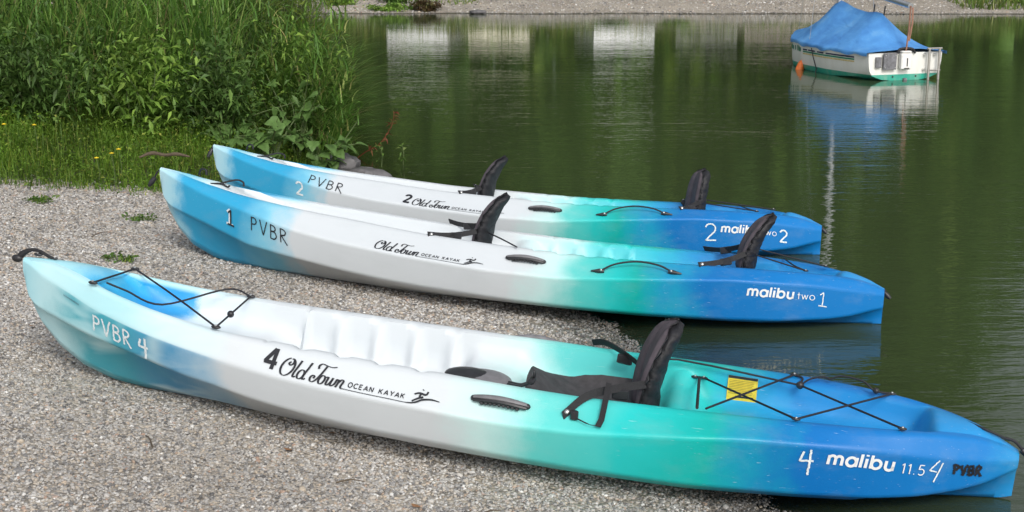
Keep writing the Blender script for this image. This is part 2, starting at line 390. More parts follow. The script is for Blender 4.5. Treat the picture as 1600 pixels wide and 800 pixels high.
class Hull:
    def __init__(s, T):
        s.T = T; s.L = T['L']; g = np.linspace(0, 1, 1601); s.g = g; s.c = {}
        for k, sig in (('b', 10), ('zr', 14), ('zn', 12), ('zl', 9), ('zk', 4), ('r', 14), ('w', 6), ('dep', 7)):
            v = np.interp(g, *T[k]); kk = np.exp(-.5 * (np.arange(-3 * sig, 3 * sig + 1) / sig) ** 2); kk /= kk.sum()
            pad = np.concatenate([2 * v[0] - v[3 * sig:0:-1], v, 2 * v[-1] - v[-2:-3 * sig - 2:-1]]) if k in ('zr', 'zn', 'zl', 'zk') else np.pad(v, 3 * sig, mode='edge')
            s.c[k] = np.convolve(pad, kk, 'valid')
        c = s.c; c['b'] = np.minimum(c['b'], np.interp(g, *T['b']) + .004)
        c['zk'] = np.minimum(c['zk'], c['zn'] - .012); c['zl'] = np.clip(c['zl'], c['zk'] + .004, c['zn'] - .006); c['zr'] = np.maximum(c['zr'], c['zn'] + .006)
        c['r'] = np.clip(c['r'], .2 * c['b'], np.maximum(c['b'] - .05, .25 * c['b']))
    def f(s, k, t): return np.interp(t, s.g, s.c[k])
    def low(s, t): return .9 * s.f('b', t), s.f('zl', t)
    def kn(s, t): return s.f('b', t), s.f('zn', t)
    def sh(s, t):
        b, r = s.f('b', t), s.f('r', t); o = np.minimum(.055, (b - r) * .55); return r + o, s.f('zr', t) - o * .22
    def side(s, t, a, off=.003):
        """point on the near outer side: a = metres above (+) or below (-) the upper chine"""
        t = np.asarray(t, float); a = np.asarray(a, float)
        ky, kz = s.kn(t); uy, uz = s.sh(t); ly, lz = s.low(t)
        lu = np.hypot(uy - ky, uz - kz); ll = np.hypot(ly - ky, lz - kz)
        fu = np.where(a >= 0, a / lu, 0); fl = np.where(a < 0, -a / ll, 0)
        y = ky + (uy - ky) * fu + (ly - ky) * fl; z = kz + (uz - kz) * fu + (lz - kz) * fl
        ny = np.where(a >= 0, (uz - kz) / lu, (kz - lz) / ll); nz = np.where(a >= 0, (ky - uy) / lu, (ly - ky) / ll)
        return np.stack([t * s.L, -(y + ny * off), z + nz * off], -1)
    def rim(s, t, side=-1, dy=0, dz=0):
        t = float(t); return (t * s.L, side * (float(s.f('r', t)) + .028 + dy), float(s.f('zr', t)) + dz)
    def floor(s, t): return float(s.f('zr', t) - s.f('dep', t) * s.f('w', t))
    def mesh(s):
        q = np.linspace(0, 1, 300); S = .35 * q + .65 * (.5 - .5 * np.cos(math.pi * q)); n = len(S)
        b, zn, zl, zk, r, zr = (s.f(k, S) for k in ('b', 'zn', 'zl', 'zk', 'r', 'zr'))
        w, dep = s.f('w', S), s.f('dep', S); sy, sz = s.sh(S)
        bl = .9 * b; ends = np.interp(S, [0, .12, .35, .85, .93, 1], [.72, .68, .88, .88, .6, .55])
        a0, a1, per = s.T['scal']; ph = ((S - a0) / per) % 1.0
        sc_ = np.where((S > a0) & (S < a1), np.clip((np.abs(ph - .5) - .30) / .10, 0, 1), 0)
        fl = zr - dep
        lu = np.hypot(sy - b, sz - zn) + 1e-6; ll = np.hypot(bl - b, zl - zn) + 1e-6; d = np.minimum(.005, .12 * np.minimum(lu, ll))
        pts = [(0 * b, zk), (.10 * bl + .006, zk + .02 * (zl - zk)), (.58 * ends * bl, zk + .24 * (zl - zk)), (ends * bl, zl - np.interp(S, [0, .3, .45, .85, .93], [.10, .14, .30, .30, .12]) * (zl - zk)), (bl - np.minimum(.012, .2 * bl), zl - np.minimum(.006, .05 * (zl - zk) + .001)),
               (bl, zl + .004), (bl + (b - bl) / ll * 3 * d, zl + (zn - zl) / ll * 3 * d), (b + (bl - b) / ll * 3 * d, zn + (zl - zn) / ll * 3 * d), (b + (bl - b) / ll * d, zn + (zl - zn) / ll * d), (b + (sy - b) / lu * d, zn + (sz - zn) / lu * d), (b + (sy - b) / lu * 3 * d, zn + (sz - zn) / lu * 3 * d), (sy + (b - sy) / lu * 2 * d, sz + (zn - sz) / lu * 2 * d),
               (sy, sz), (r + .7 * (sy - r), zr - .003), (r + .35 * (sy - r), zr)]
        cr = lambda y: zr + .016 * np.clip(r / .06, 0, 1) * (1 - (y / np.maximum(r, .005)) ** 2)
        inner = [(r, zr - .006, .15), (r - .004, zr - .028 - .0 * sc_, .6), (r * .965 - .022 * sc_, zr - .5 * dep, 1), (r * .92 - .028 * sc_, fl + .03, 1), (r * .84 - .02 * sc_, fl + .006, 1), (r * .6, fl - .002, 1), (r * .3, fl, 1), (0 * r, fl + .003, 1)]
        zone = [0.0, .02, .04, .06, .08, .09, .10, .11, .115, .2, .24, .30, .34, .38, .42]
        for y, z, zo in inner:
            y2 = np.where(w > .02, y, np.minimum(y, r)); zi = np.minimum(z, zr + .02)
            pts.append((y2, cr(y2) * (1 - w) + zi * w)); zone.append(.5 + .5 * zo)
        k = len(pts); x = S * s.L
        half = np.stack([np.stack([x, y + 0 * x, z + 0 * x], -1) for y, z in pts], 1)        # far (+y) side
        # scalloped lip over the foot wells
        half[:, 14, 2] -= .010 * sc_; half[:, 15, 2] -= .012 * sc_
        oth = half[:, -2:0:-1].copy(); oth[..., 1] *= -1
        ring = np.concatenate([half, oth], 1); m_ = ring.shape[1]
        zr_ = np.array(zone + zone[-2:0:-1])
        F = np.array([(i * m_ + j, (i + 1) * m_ + j, (i + 1) * m_ + (j + 1) % m_, i * m_ + (j + 1) % m_) for i in range(n - 1) for j in range(m_)])
        V = ring.reshape(-1, 3)
        F = F[:, ::-1]
        me = bpy.data.meshes.new('hull')
        me.from_pydata(V.tolist(), [], F.tolist() + [tuple(range(m_)), tuple((n - 1) * m_ + j for j in range(m_ - 1, -1, -1))])
        me.validate()
        a = me.attributes.new('zone', 'FLOAT', 'POINT'); a.data.foreach_set('value', np.tile(zr_, n).astype(np.float32))
        for p_ in me.polygons: p_.use_smooth = True
        me.set_sharp_from_angle(angle=R(58))
        return me

# ------------------------------------------------------------------ lettering (strokes laid on the hull)
def arc(cx, cy, rx, ry, a0, a1, n=14): t = np.radians(np.linspace(a0, a1, n)); return np.stack([cx + rx * np.cos(t), cy + ry * np.sin(t)], 1)
def ln(*p): return np.array(p, float)
def cat(*a): return np.vstack(a)
G = {  # upright sans, x-height .70
 'm': (1.06, [ln((0, 0), (0, .70)), cat(arc(.22, .44, .22, .24, 180, 0), ln((.44, 0))), cat(arc(.66, .44, .22, .24, 180, 0), ln((.88, 0)))]),
 'a': (.86, [arc(.33, .35, .31, .33, 0, 360, 26), ln((.66, 0), (.66, .70))]),
 'l': (.24, [ln((0, 0), (0, 1.0))]), 'i': (.24, [ln((0, 0), (0, .70)), ln((0, .88), (0, 1.0))]),
 'b': (.86, [ln((0, 0), (0, 1.0)), arc(.33, .35, .31, .33, 0, 360, 26)]),
 'u': (.72, [cat(ln((0, .70)), arc(.25, .26, .25, .25, 180, 360), ln((.5, .70))), ln((.5, 0), (.5, .3))]),
 't': (.46, [ln((.16, .92), (.16, .0)), ln((0, .62), (.36, .62))]), 'w': (.95, [ln((0, .66), (.2, 0), (.4, .62), (.6, 0), (.8, .66))]),
 'o': (.78, [arc(.33, .33, .32, .33, 0, 360, 26)]),
 '1': (.42, [ln((.02, .78), (.2, .97), (.2, 0))]), '.': (.26, [ln((.05, 0), (.05, .08))]),
 '5': (.66, [cat(ln((.5, .97), (.12, .97), (.06, .55)), arc(.27, .30, .27, .30, 120, -140))]),
 'O': (1.05, [arc(.45, .5, .45, .5, 0, 360, 28)]), 'C': (.98, [arc(.46, .5, .46, .5, 45, 315, 22)]), 'E': (.82, [ln((.6, 1), (0, 1), (0, 0), (.6, 0)), ln((0, .52), (.52, .52))]),
 'A': (1.0, [ln((0, 0), (.42, 1), (.84, 0)), ln((.15, .33), (.69, .33))]), 'N': (1.0, [ln((0, 0), (0, 1), (.75, 0), (.75, 1))]),
 'K': (.92, [ln((0, 0), (0, 1)), ln((.66, 1), (.05, .42)), ln((.24, .6), (.7, 0))]), 'Y': (.92, [ln((0, 1), (.4, .5), (.8, 1)), ln((.4, .5), (.4, 0))]), ' ': (.6, []),
}
def hand(kind):
    return {'P': (.62, [ln((.05, 1), (.06, .5), (.04, 0)), cat(ln((.05, .95)), arc(.2, .74, .25, .23, 80, -80, 10), ln((.07, .5)))]),
     'V': (.72, [ln((0, 1), (.27, 0), (.58, 1.04))]),
     'B': (.66, [ln((.05, 1), (.04, 0)), cat(ln((.05, .98)), arc(.2, .76, .22, .2, 80, -80, 9), ln((.08, .54))), cat(ln((.08, .54)), arc(.22, .28, .27, .27, 70, -80, 10), ln((.04, .02)))]),
     'R': (.7, [ln((.05, 1), (.06, 0)), cat(ln((.05, .97)), arc(.2, .76, .24, .21, 80, -80, 9), ln((.08, .52))), ln((.1, .52), (.56, -.08))]),
     '4': (.8, [ln((.18, .92), (.05, .42), (.66, .46)), ln((.5, 1.04), (.46, -.28))]),
     'f': (.8, [ln((.48, 1.0), (.0, .32), (.42, .26)), ln((.7, .86), (.3, -.42))]),
     '1': (.55, [ln((.08, .8), (.3, 1), (.28, .02)), ln((.02, .02), (.56, 0))]),
     '2': (.7, [cat(arc(.28, .72, .28, .28, 165, -35, 12), ln((.05, .02), (.62, .04)))]), ' ': (.5, [])}[kind]
def set_text(txt, glyph, sp=0.0):
    x = 0; out = []
    for ch in txt:
        adv, st = glyph(ch)
        out += [q + [x, 0] for q in st]; x += adv + sp
    return out, x
def ribbons(strokes, wfun, rough=0):
    V, F = [], []
    for P in strokes:
        P = np.asarray(P, float)
        seg = np.linalg.norm(np.diff(P, axis=0), axis=1); tt = np.concatenate([[0], np.cumsum(seg)])
        if tt[-1] < 1e-6: continue
        m_ = max(len(P), int(tt[-1] / .08) + 2); q = np.unique(np.concatenate([np.linspace(0, tt[-1], m_), tt]))
        P = np.stack([np.interp(q, tt, P[:, 0]), np.interp(q, tt, P[:, 1])], 1)
        if rough: P = P + rng.normal(0, rough, P.shape)
        T = np.gradient(P, axis=0); T /= np.linalg.norm(T, axis=1)[:, None] + 1e-9; N = np.stack([-T[:, 1], T[:, 0]], 1)
        W = wfun(P, T, q / tt[-1])[:, None] / 2
        k = len(V); V += (P + N * W).tolist() + (P - N * W).tolist(); n = len(P)
        F += [(k + i, k + n + i, k + n + i + 1, k + i + 1) for i in range(n - 1)]
    return np.array(V), F
def decal(hull, root, name, strokes, s0, a0, size, mat, width=.1, shear=0.0, slope=0.0, rough=0, wf=None, off=.003, label=None):
    wf = wf or (lambda P, T, q: np.full(len(P), width))
    V, F = ribbons(strokes, wf, rough)
    tx, ty = V[:, 0] * size, V[:, 1] * size
    P = hull.side(s0 + (tx + shear * ty) / hull.L, a0 + ty + slope * tx, off)
    me = bpy.data.meshes.new(name); me.from_pydata(P.tolist(), [], F); me.validate()
    return finish(bpy.data.objects.new(name, me), mat, root, label=label)
def script_logo():
    st = []
    st.append(cat(arc(.36, .5, .34, .52, 100, 440, 34)))                                   # O
    st.append(crom([(.36, 1.0), (.52, .93), (.55, .74), (.43, .62), (.33, .72), (.40, .82)], 6))
    st.append(crom([(.92, 1.02), (.88, .6), (.84, .2), (.90, .02), (1.02, .08)], 6))         # l
    st.append(arc(1.23, .26, .17, .27, 30, 390, 22))                                        # d
    st.append(crom([(1.50, 1.04), (1.45, .6), (1.40, .2), (1.46, .02), (1.58, .10)], 6))
    st.append(crom([(1.98, .80), (1.93, 1.0), (2.06, 1.12), (2.3, 1.08), (2.62, 1.05), (2.86, 1.12)], 6))     # T bar
    st.append(crom([(2.34, 1.04), (2.27, .6), (2.17, .22), (2.02, .02), (1.86, .06), (1.80, .24), (1.88, .38), (1.99, .33), (1.97, .22)], 6))
    st.append(arc(2.44, .25, .15, .25, 60, 420, 20))                                        # o
    st.append(crom([(2.58, .42), (2.72, .46), (2.74, .2), (2.80, .02), (2.93, .12), (2.99, .48)], 5))  # w
    st.append(crom([(2.99, .48), (2.98, .14), (3.06, .02), (3.2, .16), (3.22, .44), (3.34, .40)], 5))
    st.append(crom([(3.34, .46), (3.36, .2), (3.34, 0)], 5)); st.append(crom([(3.35, .25), (3.48, .48), (3.60, .40), (3.58, .12), (3.66, .0), (3.8, .0)], 5))   # n
    return st
def script_w(P, T, q):
    return .04 + .085 * np.clip(-T[:, 1] * np.sign(-T[:, 1] + 1e-9), 0, 1) ** 1.3
INK = simple('printed_black', (.016, .017, .022), .5, var=.2)
CHALK = simple('paint_marker_white', (.74, .82, .86), .7, var=.25, nscale=140)
PRINTW = simple('printed_white', (.82, .84, .84), .45, var=.05)
def brand_block(hull, root, s0, size, num=None, s_num=None):
    decal(hull, root, 'script_lettering', script_logo(), s0, .012, size, INK, shear=.30, wf=script_w)
    st, _ = set_text('OCEAN KAYAK', lambda c: G[c], .26)
    st = [q * [.245, .27] + [3.98, .17] for q in st]
    decal(hull, root, 'small_lettering', st, s0, .012, size, INK, width=.052, shear=.12)
    sw = [crom([(3.66, 0), (4.6, -.01), (6.2, -.02), (7.25, -.03), (7.7, .06), (8.1, .30), (8.55, .40), (9.0, .36)], 8),
          crom([(7.55, .12), (7.85, .34), (8.1, .46)], 5), crom([(7.95, .62), (7.9, .45), (8.05, .40)], 5), crom([(7.6, .55), (7.85, .66), (8.2, .62), (8.3, .82)], 5), crom([(8.0, .86), (8.03, .90)], 3)]
    def ww(P, T, q): return np.where(P[:, 0] > 7.2, .04 + .07 * np.sin(np.clip((P[:, 0] - 7.2) / 1.8, 0, 1) * math.pi), .036)
    decal(hull, root, 'swoosh_emblem', sw, s0, .012, size, INK, wf=ww)
    if num:
        blk = {'4': [ln((.40, 1.0), (.02, .30), (.62, .30)), ln((.44, 1.02), (.44, -.02))],
               '2': [cat(arc(.26, .76, .22, .22, 170, -30, 10), ln((.06, .04), (.54, .04)))]}[num]
        decal(hull, root, 'stencil_number', blk, s_num, .022, .072, INK, width=.19, shear=.1)

# ------------------------------------------------------------------ kayak fittings
BLK_PLASTIC = simple('black_plastic', (.022, .022, .025), .42, var=.3)
GREY_RUBBER = simple('grey_rubber', (.17, .168, .178), .5, var=.2)
CORD = simple('bungee_cord', (.013, .013, .018), .65, var=.5, nscale=300, bmp=.3)
WEB = simple('black_webbing', (.014, .014, .016), .7, var=.4, nscale=260, bmp=.4)
PAD = simple('faded_pad_fabric', (.080, .066, .078), .85, var=.28, nscale=22, bmp=.25)
COVER = simple('black_cover_fabric', (.013, .013, .016), .62, var=.4, nscale=60, bmp=.35)
STEEL = simple('steel_rivet', (.62, .62, .60), .28, .9, var=.1)
SEATPAD = simple('grey_seat_foam', (.052, .050, .054), .8, var=.25, nscale=40, bmp=.2)

def backrest(root, base, h=.30, hw=.185, yaw=0, lean=.10, curl=.05, seed=1, label=None):
    """tall padded backrest: faded front pad, gathered black cover behind"""
    rg = np.random.default_rng(seed); nu, nv = 25, 25
    u = np.linspace(-1, 1, nu); v = np.linspace(0, 1, nv); U, Vv = np.meshgrid(u, v, indexing='ij')
    W = hw * np.interp(Vv, [0, .15, .45, .7, .88, .96, 1], [.80, .95, 1, .97, .82, .62, .30])
    yy = U * W; zz = Vv * h + .015 * (1 - U ** 2) * Vv
    mid = lean * Vv + curl * Vv ** 2.5 - .04 * U ** 2 * (1 - .35 * Vv)
    th = .030 * np.sqrt(np.clip(1 - U ** 6, 0, 1)) * np.sqrt(np.clip(1 - (2 * Vv - 1) ** 8, 0, 1)) + .002
    groove = .010 * np.exp(-((np.abs(U) - .42) / .07) ** 2)
    front = mid - th + groove; wr = .006 * np.sin(Vv * 46 + 3 * np.sin(U * 5 + seed)) * np.abs(U) ** 1.5 + .003 * np.sin(Vv * 21 + U * 9)
    back = mid + th * 1.15 + wr
    cy, sy_ = math.cos(yaw), math.sin(yaw)
    def place(x, y, z): return np.stack([base[0] + x * cy - y * sy_, base[1] + x * sy_ + y * cy, base[2] + z], -1)
    Fg = grid_faces(nu, nv)
    f = np_obj('backrest', place(front, yy, zz).reshape(-1, 3), Fg, PAD, root, smooth=True, label=label)
    # cover wraps from the pad's edge round the sides and over the back
    edge_idx = [(i, 0) for i in range(nu)] + [(nu - 1, j) for j in range(1, nv)] + [(i, nv - 1) for i in range(nu - 2, -1, -1)] + [(0, j) for j in range(nv - 2, 0, -1)]
    fr_, bk_ = place(front - .002, yy, zz), place(back, yy * 1.01, zz)
    md_ = place(mid + .5 * wr, yy * 1.045, zz + (.012 * (Vv - .3)))
    V = bk_.reshape(-1, 3).tolist(); F = [tuple(q) for q in Fg[:, ::-1].tolist()]; n0 = len(V); E = len(edge_idx)
    V += [fr_[i, j].tolist() for i, j in edge_idx] + [md_[i, j].tolist() for i, j in edge_idx]
    for k in range(E):
        k2 = (k + 1) % E; b1 = edge_idx[k][0] * nv + edge_idx[k][1]; b2 = edge_idx[k2][0] * nv + edge_idx[k2][1]
        F += [(n0 + k, n0 + k2, n0 + E + k2, n0 + E + k), (n0 + E + k, n0 + E + k2, b2, b1)]
    me = bpy.data.meshes.new('back_cover'); me.from_pydata(V, [], F); me.validate()
    for p_ in me.polygons: p_.use_smooth = True
    o = finish(bpy.data.objects.new('back_cover', me), COVER, f)
    # matrix for attaching straps: side points
    def at(uu, vv, dx=0):
        w_ = hw * np.interp(vv, [0, .15, .45, .7, .88, .96, 1], [.80, .95, 1, .97, .82, .62, .30])
        return place(np.float64(lean * vv + curl * vv ** 2.5 - .04 * uu * uu * (1 - .35 * vv) + dx), np.float64(uu * w_), np.float64(vv * h))
    return f, at
def seat_strap(root, a, anchor, outward, loop=True, over=None):
    """webbing from the backrest side down to a riveted tab on the gunwale, buckle half way"""
    a = np.array(a); b = np.array(anchor); d = b - a; P = [a + d * t + np.array([0, 0, -.012 * math.sin(math.pi * t)]) for t in np.linspace(0, 1, 8)]
    if over is not None:
        P = list(crom([a, a * .5 + np.array(over) * .5 + (0, 0, .006), np.array(over), b], 5)); d = np.array(over) - a
    up = np.cross(d, (0, outward, .35)); s_ = MB().strap(P, up, .026, .004).build('strap', WEB, root)
    c = a + d * .42 + np.array([0, outward * .004, -.016]); ang = math.atan2(d[2], -d[0])
    M = Matrix.Rotation(ang, 3, 'Y')
    MB().box(c, (.055, .016, .034), bev=.004, M=M).build('buckle', BLK_PLASTIC, s_)
    d2 = b - P[-4]; e = b - d2 / np.linalg.norm(d2) * .018
    nrm = Vector((0, outward * .75, .66)); Mq = nrm.to_track_quat('Z', 'Y').to_matrix()
    MB().ball(e + np.array(nrm) * .004, (.009, .009, .004), M=Mq).build('rivet', STEEL, s_)
    if loop:
        q0 = a + d * .50; q1 = b * .75 + a * .25 if over is None else np.array(over) * .5 + b * .5
        Lp = [q0, q0 + np.array([.0, outward * .03, -.05]), q0 + np.array([-.004, outward * .045, -.085]), q0 * .6 + q1 * .4 + np.array([0, outward * .045, -.075]), q1 + np.array([0, outward * .012, -.012])]
        MB().strap(crom(Lp, 5), (.3, outward, .2), .020, .003).build('strap_tail', WEB, s_)
    return s_
def grip(root, hull, s0, s1, side):
    t = np.linspace(0, 1, 13); ss = s0 + (s1 - s0) * t
    ky, kz = hull.kn(ss); uy, uz = hull.sh(ss)
    fy = ky + (uy - ky) * .62; fz = kz + (uz - kz) * .62; bow_ = .014 + .012 * np.sin(math.pi * t)
    ny, nz = .62, .78
    P = np.stack([ss * hull.L, side * (fy + ny * bow_), fz + nz * bow_], -1)
    g = MB().tube(P, [.008, .0105, .0115, .012, .0115, .0105, .008], 10, flat=.75).build('grip_handle', GREY_RUBBER, root)
    Q = P.copy(); Q[:, 1] += side * .004; Q[:, 2] -= .009; mb = MB()
    mb.tube(Q, [.008, .010, .010, .010, .010, .010, .008], 8, flat=.75)
    for k in range(2, 11, 1): mb.ball(Q[k] + np.array([0, side * .004, -.009]), (.008, .008, .006), (6, 4))
    for k in (0, -1): mb.ball(P[k] - np.array([0, side * ny * .008, nz * .008]), (.012, .011, .010), (8, 6))
    mb.build('grip_underside', BLK_PLASTIC, g)
def eye(root, p, d=(1, 0, 0), r=.012):
    x = Vector(d).to_track_quat('X', 'Z').to_matrix()
    o = MB().ball(p, (r * 1.5, r * .8, r * .55), (8, 6), M=x).build('pad_eye', BLK_PLASTIC, root)
    MB().ball((p[0], p[1] - .002, p[2] + r * .45), r * .42, (6, 5)).build('rivet', STEEL, o)
    return o
def cord(root, pts, smooth=6, r=.0036, name='bungee_cord'):
    return MB().tube(pts, r, 6, smooth=smooth).build(name, CORD, root)
def toggle(root, a, hang, r=.013, ln_=.075):
    a = np.array(a); b = a + np.array(hang)
    MB().tube([a, a * .5 + b * .5 + np.array([0, 0, .012]), b], .005, 6, smooth=5).build('toggle_cord', CORD, root)
    d = np.array(hang) / np.linalg.norm(hang)
    MB().tube([b - d * .01, b + d * ln_ * .4, b + d * ln_], [r * .75, r, r * .9, r * .5], 10).build('carry_toggle', BLK_PLASTIC, root)

def frame(o, ex, ey, ez): return Matrix(((ex[0], ey[0], ez[0], o[0]), (ex[1], ey[1], ez[1], o[1]), (ex[2], ey[2], ez[2], o[2]), (0, 0, 0, 1)))
def kayak_frame(S, B, L, pitch, roll):
    d = np.array([S[0] - B[0], S[1] - B[1]]); d /= np.hypot(*d); t, rr = R(pitch), R(roll)
    ex = np.array([d[0] * math.cos(t), d[1] * math.cos(t), -math.sin(t)]); a = np.array([-d[1], d[0], 0]); b = np.cross(ex, a)
    ey = a * math.cos(rr) - b * math.sin(rr); ez = b * math.cos(rr) + a * math.sin(rr)
    return frame(np.array([S[0], S[1], 0]) - ex * L, ex, ey, ez)

# ---- solo kayak in front
H4 = Hull(SOLO)
k4 = empty('kayak', label='nearest and largest kayak with yellow sticker and one seat, marked 4', cat='kayak', group='kayaks on the shore')
k4.matrix_world = kayak_frame((1.62, 4.28), (-1.75, 4.93), 3.47, 4.0, 0)
M4 = hull_mat('solo_hull_plastic', 3.47, [(.0, PALE), (.04, (.50, .76, .80)), (.12, (.44, .74, .79)), (.19, (.62, .80, .83)), (.27, WHITE), (.47, WHITE), (.52, (.55, .80, .78)), (.57, (.12, .62, .58)), (.64, AQUA), (.72, TEAL), (.76, (.010, .31, .47)), (.80, BLUE), (.97, (.006, .18, .51)), (1, (.02, .26, .56))],
              [(.06, PALE), (.10, (.03, .40, .72)), (.135, (.03, .33, .74)), (.165, (.05, .38, .74)), (.185, (.66, .78, .84)), (.27, WHITE), (.46, WHITE), (.52, (.60, .83, .82)), (.57, (.12, .64, .62)), (.7, AQUA), (.73, (.02, .40, .60)), (.79, MIDB), (1, MIDB)], True)
ho = bpy.data.objects.new('hull', H4.mesh()); finish(ho, M4, k4)
brand_block(H4, k4, .309, .0625, '4', .293)
st, _ = set_text('malibu', lambda c: G[c], .10)
decal(H4, k4, 'model_lettering', st, .8245, -.060, .047, PRINTW, width=.20, shear=.1)
st, _ = set_text('11.5', lambda c: G[c], .12)
decal(H4, k4, 'model_number', st, .8905, -.064, .036, PRINTW, width=.10, shear=.06)
st, _ = set_text('PVBR', hand, .06); decal(H4, k4, 'handwritten_letters', st, .0965, -.082, .060, CHALK, width=.12, rough=.012, slope=.02, label='chalky white handwritten letters')
st, _ = set_text('4', hand); decal(H4, k4, 'handwritten_number', st, .153, -.082, .060, CHALK, width=.15, rough=.012)
decal(H4, k4, 'handwritten_number', st, .799, -.085, .068, CHALK, width=.10, rough=.01)
st, _ = set_text('f', hand); decal(H4, k4, 'handwritten_number', st, .9165, -.062, .056, CHALK, width=.08, rough=.01)
st, _ = set_text('PVBR', hand, .05); decal(H4, k4, 'handwritten_letters', st, .9385, -.050, .034, INK, width=.24, rough=.05, label='blotchy black handwritten letters')
st = [ln((x, 0), (x + .02, .5 + .4 * random.random())) for x in np.arange(0, 9, .38)]
decal(H4, k4, 'moulded_serial', st, .058, -.022, .008, simple('engraved_grey', (.12, .22, .28), .6), width=.22)
for sd_ in (-1, 1): grip(k4, H4, .502, .552, sd_)
# hatch lid with rubber latch on the console
zc = H4.floor(.492)
lid = MB().ball((.492 * H4.L, -.045, zc + .010), (.105, .088, .030), (20, 10)).build('hatch_lid', GREY_RUBBER, k4)
MB().ball((.479 * H4.L, -.05, zc + .024), (.085, .06, .022), (16, 8)).build('lid_dome', BLK_PLASTIC, lid)
mb = MB()
for dy in (-.010, .010): mb.tube([(.520 * H4.L, -.07 + dy, zc + .02), (.534 * H4.L, -.12 + dy * .8, zc + .035), (.546 * H4.L, -.165 + dy * .4, H4.f('zr', .546) - .012)], .0055, 6, smooth=4)
mb.box((.547 * H4.L, -.175, float(H4.f('zr', .547)) - .004), (.022, .055, .014), bev=.004)
mb.ball((.5485 * H4.L, -.16, float(H4.f('zr', .547)) + .014), (.006, .008, .016))
mb.build('latch_strap', BLK_PLASTIC, lid)
# seat pad: slab with raised front and stitched channel
nu, nv = 22, 17; u = np.linspace(0, 1, nu); v = np.linspace(-1, 1, nv); U, Vv = np.meshgrid(u, v, indexing='ij')
sp = .537 + (.650 - .537) * U; hwid = np.interp(U, [0, .05, .15, .3, 1], [.085, .125, .165, .185, .185]); fz = np.array([H4.floor(t) for t in sp.ravel()]).reshape(sp.shape)
top = fz + .032 + .085 * np.clip(1 - U / .34, 0, 1) ** 1.3 * (1 - .55 * Vv ** 4) + .020 * Vv ** 2 * np.clip(U / .3, .2, 1) - .007 * np.exp(-((U - .42 - .08 * Vv) / .035) ** 2) - .006 * np.exp(-((np.abs(Vv) - .45) / .06) ** 2) + .030 * np.clip((np.abs(Vv) - .8) / .2, 0, 1) * np.clip((U - .3) / .2, 0, 1)
P = np.stack([sp * H4.L, Vv * hwid, top], -1); Q = P.copy(); Q[..., 2] -= .022
Fg = grid_faces(nu, nv); n0 = nu * nv
edge = [(i, 0) for i in range(nu)] + [(nu - 1, j) for j in range(1, nv)] + [(i, nv - 1) for i in range(nu - 2, -1, -1)] + [(0, j) for j in range(nv - 2, 0, -1)]
ei = [i * nv + j for i, j in edge]
Fs = [(ei[k], ei[(k + 1) % len(ei)], ei[(k + 1) % len(ei)] + n0, ei[k] + n0) for k in range(len(ei))]
np_obj('seat_pad', np.concatenate([P.reshape(-1, 3), Q.reshape(-1, 3)]), np.concatenate([Fg, Fg[:, ::-1] + n0, np.array(Fs)]), SEATPAD, k4, smooth=True)
f4, at4 = backrest(k4, (.655 * H4.L, 0, H4.floor(.655) + .02), h=.325, hw=.122, yaw=R(9), lean=-.012, curl=.085, seed=3)
st4 = seat_strap(k4, at4(-1, .46), H4.side(.586, .055, .007), -1, False, H4.rim(.604, -1, .012, .012))
lp = [np.array(H4.rim(.622, -1, -.03, .050)), np.array(H4.rim(.622, -1, .012, .020)), H4.side(.6215, .045, .016), H4.side(.6195, .018, .014), H4.side(.610, .026, .014), H4.side(.597, .050, .012)]
MB().strap(lp, (1, -.25, -.1), .019, .003).build('strap_tail', WEB, st4)
MB().box(H4.side(.5965, .058, .012), (.024, .022, .030), bev=.004).build('strap_slider', BLK_PLASTIC, st4)
seat_strap(k4, at4(1, .42), (.586 * H4.L, .315, .256), 1, False, H4.rim(.60, 1, .0, .022))
# bow bungees
A = np.array(H4.rim(.094, -1, .004, .012)); Bf = np.array(H4.rim(.104, 1, 0, .012)); Cf = np.array(H4.rim(.226, 1, -.02, .006)); Dn = np.array(H4.rim(.236, -1, -.0, .012))
for p_ in (A, Bf, Cf, Dn): eye(k4, p_)
cord(k4, [A, Bf], 0); cord(k4, [Bf, (Bf + Dn) / 2 + (0, 0, .004), Dn])
cord(k4, [A + (.04, .02, .0), A + (.10, .05, -.03), A * .55 + Cf * .45 + (0, -.03, -.05), A * .15 + Cf * .85 + (0, -.01, .022), Cf])
cord(k4, [Cf, Dn], 0); MB().ball(Cf * .4 + Dn * .6, .013).build('cord_ball', BLK_PLASTIC, k4)
# bow carry handle
t0 = (.030 * H4.L, 0, float(H4.f('zr', .03)) + .02); t1 = (.055 * H4.L, 0.0, float(H4.f('zr', .055)) + .022)
MB().tube([(-.022, -.01, .400), (-.008, -.005, .424), (.025, 0, .442), (.060, 0, .440), (.095, 0, .424), (.115, 0, .420)], [.010, .012, .007, .006, .006, .004], 8, smooth=6).build('carry_strap', WEB, k4)
MB().ball((-.024, -.012, .408), (.021, .012, .014), (10, 8)).build('carry_toggle', BLK_PLASTIC, k4)
eye(k4, (.052, 0, .428), r=.012); eye(k4, (.117, 0, .420), r=.008)
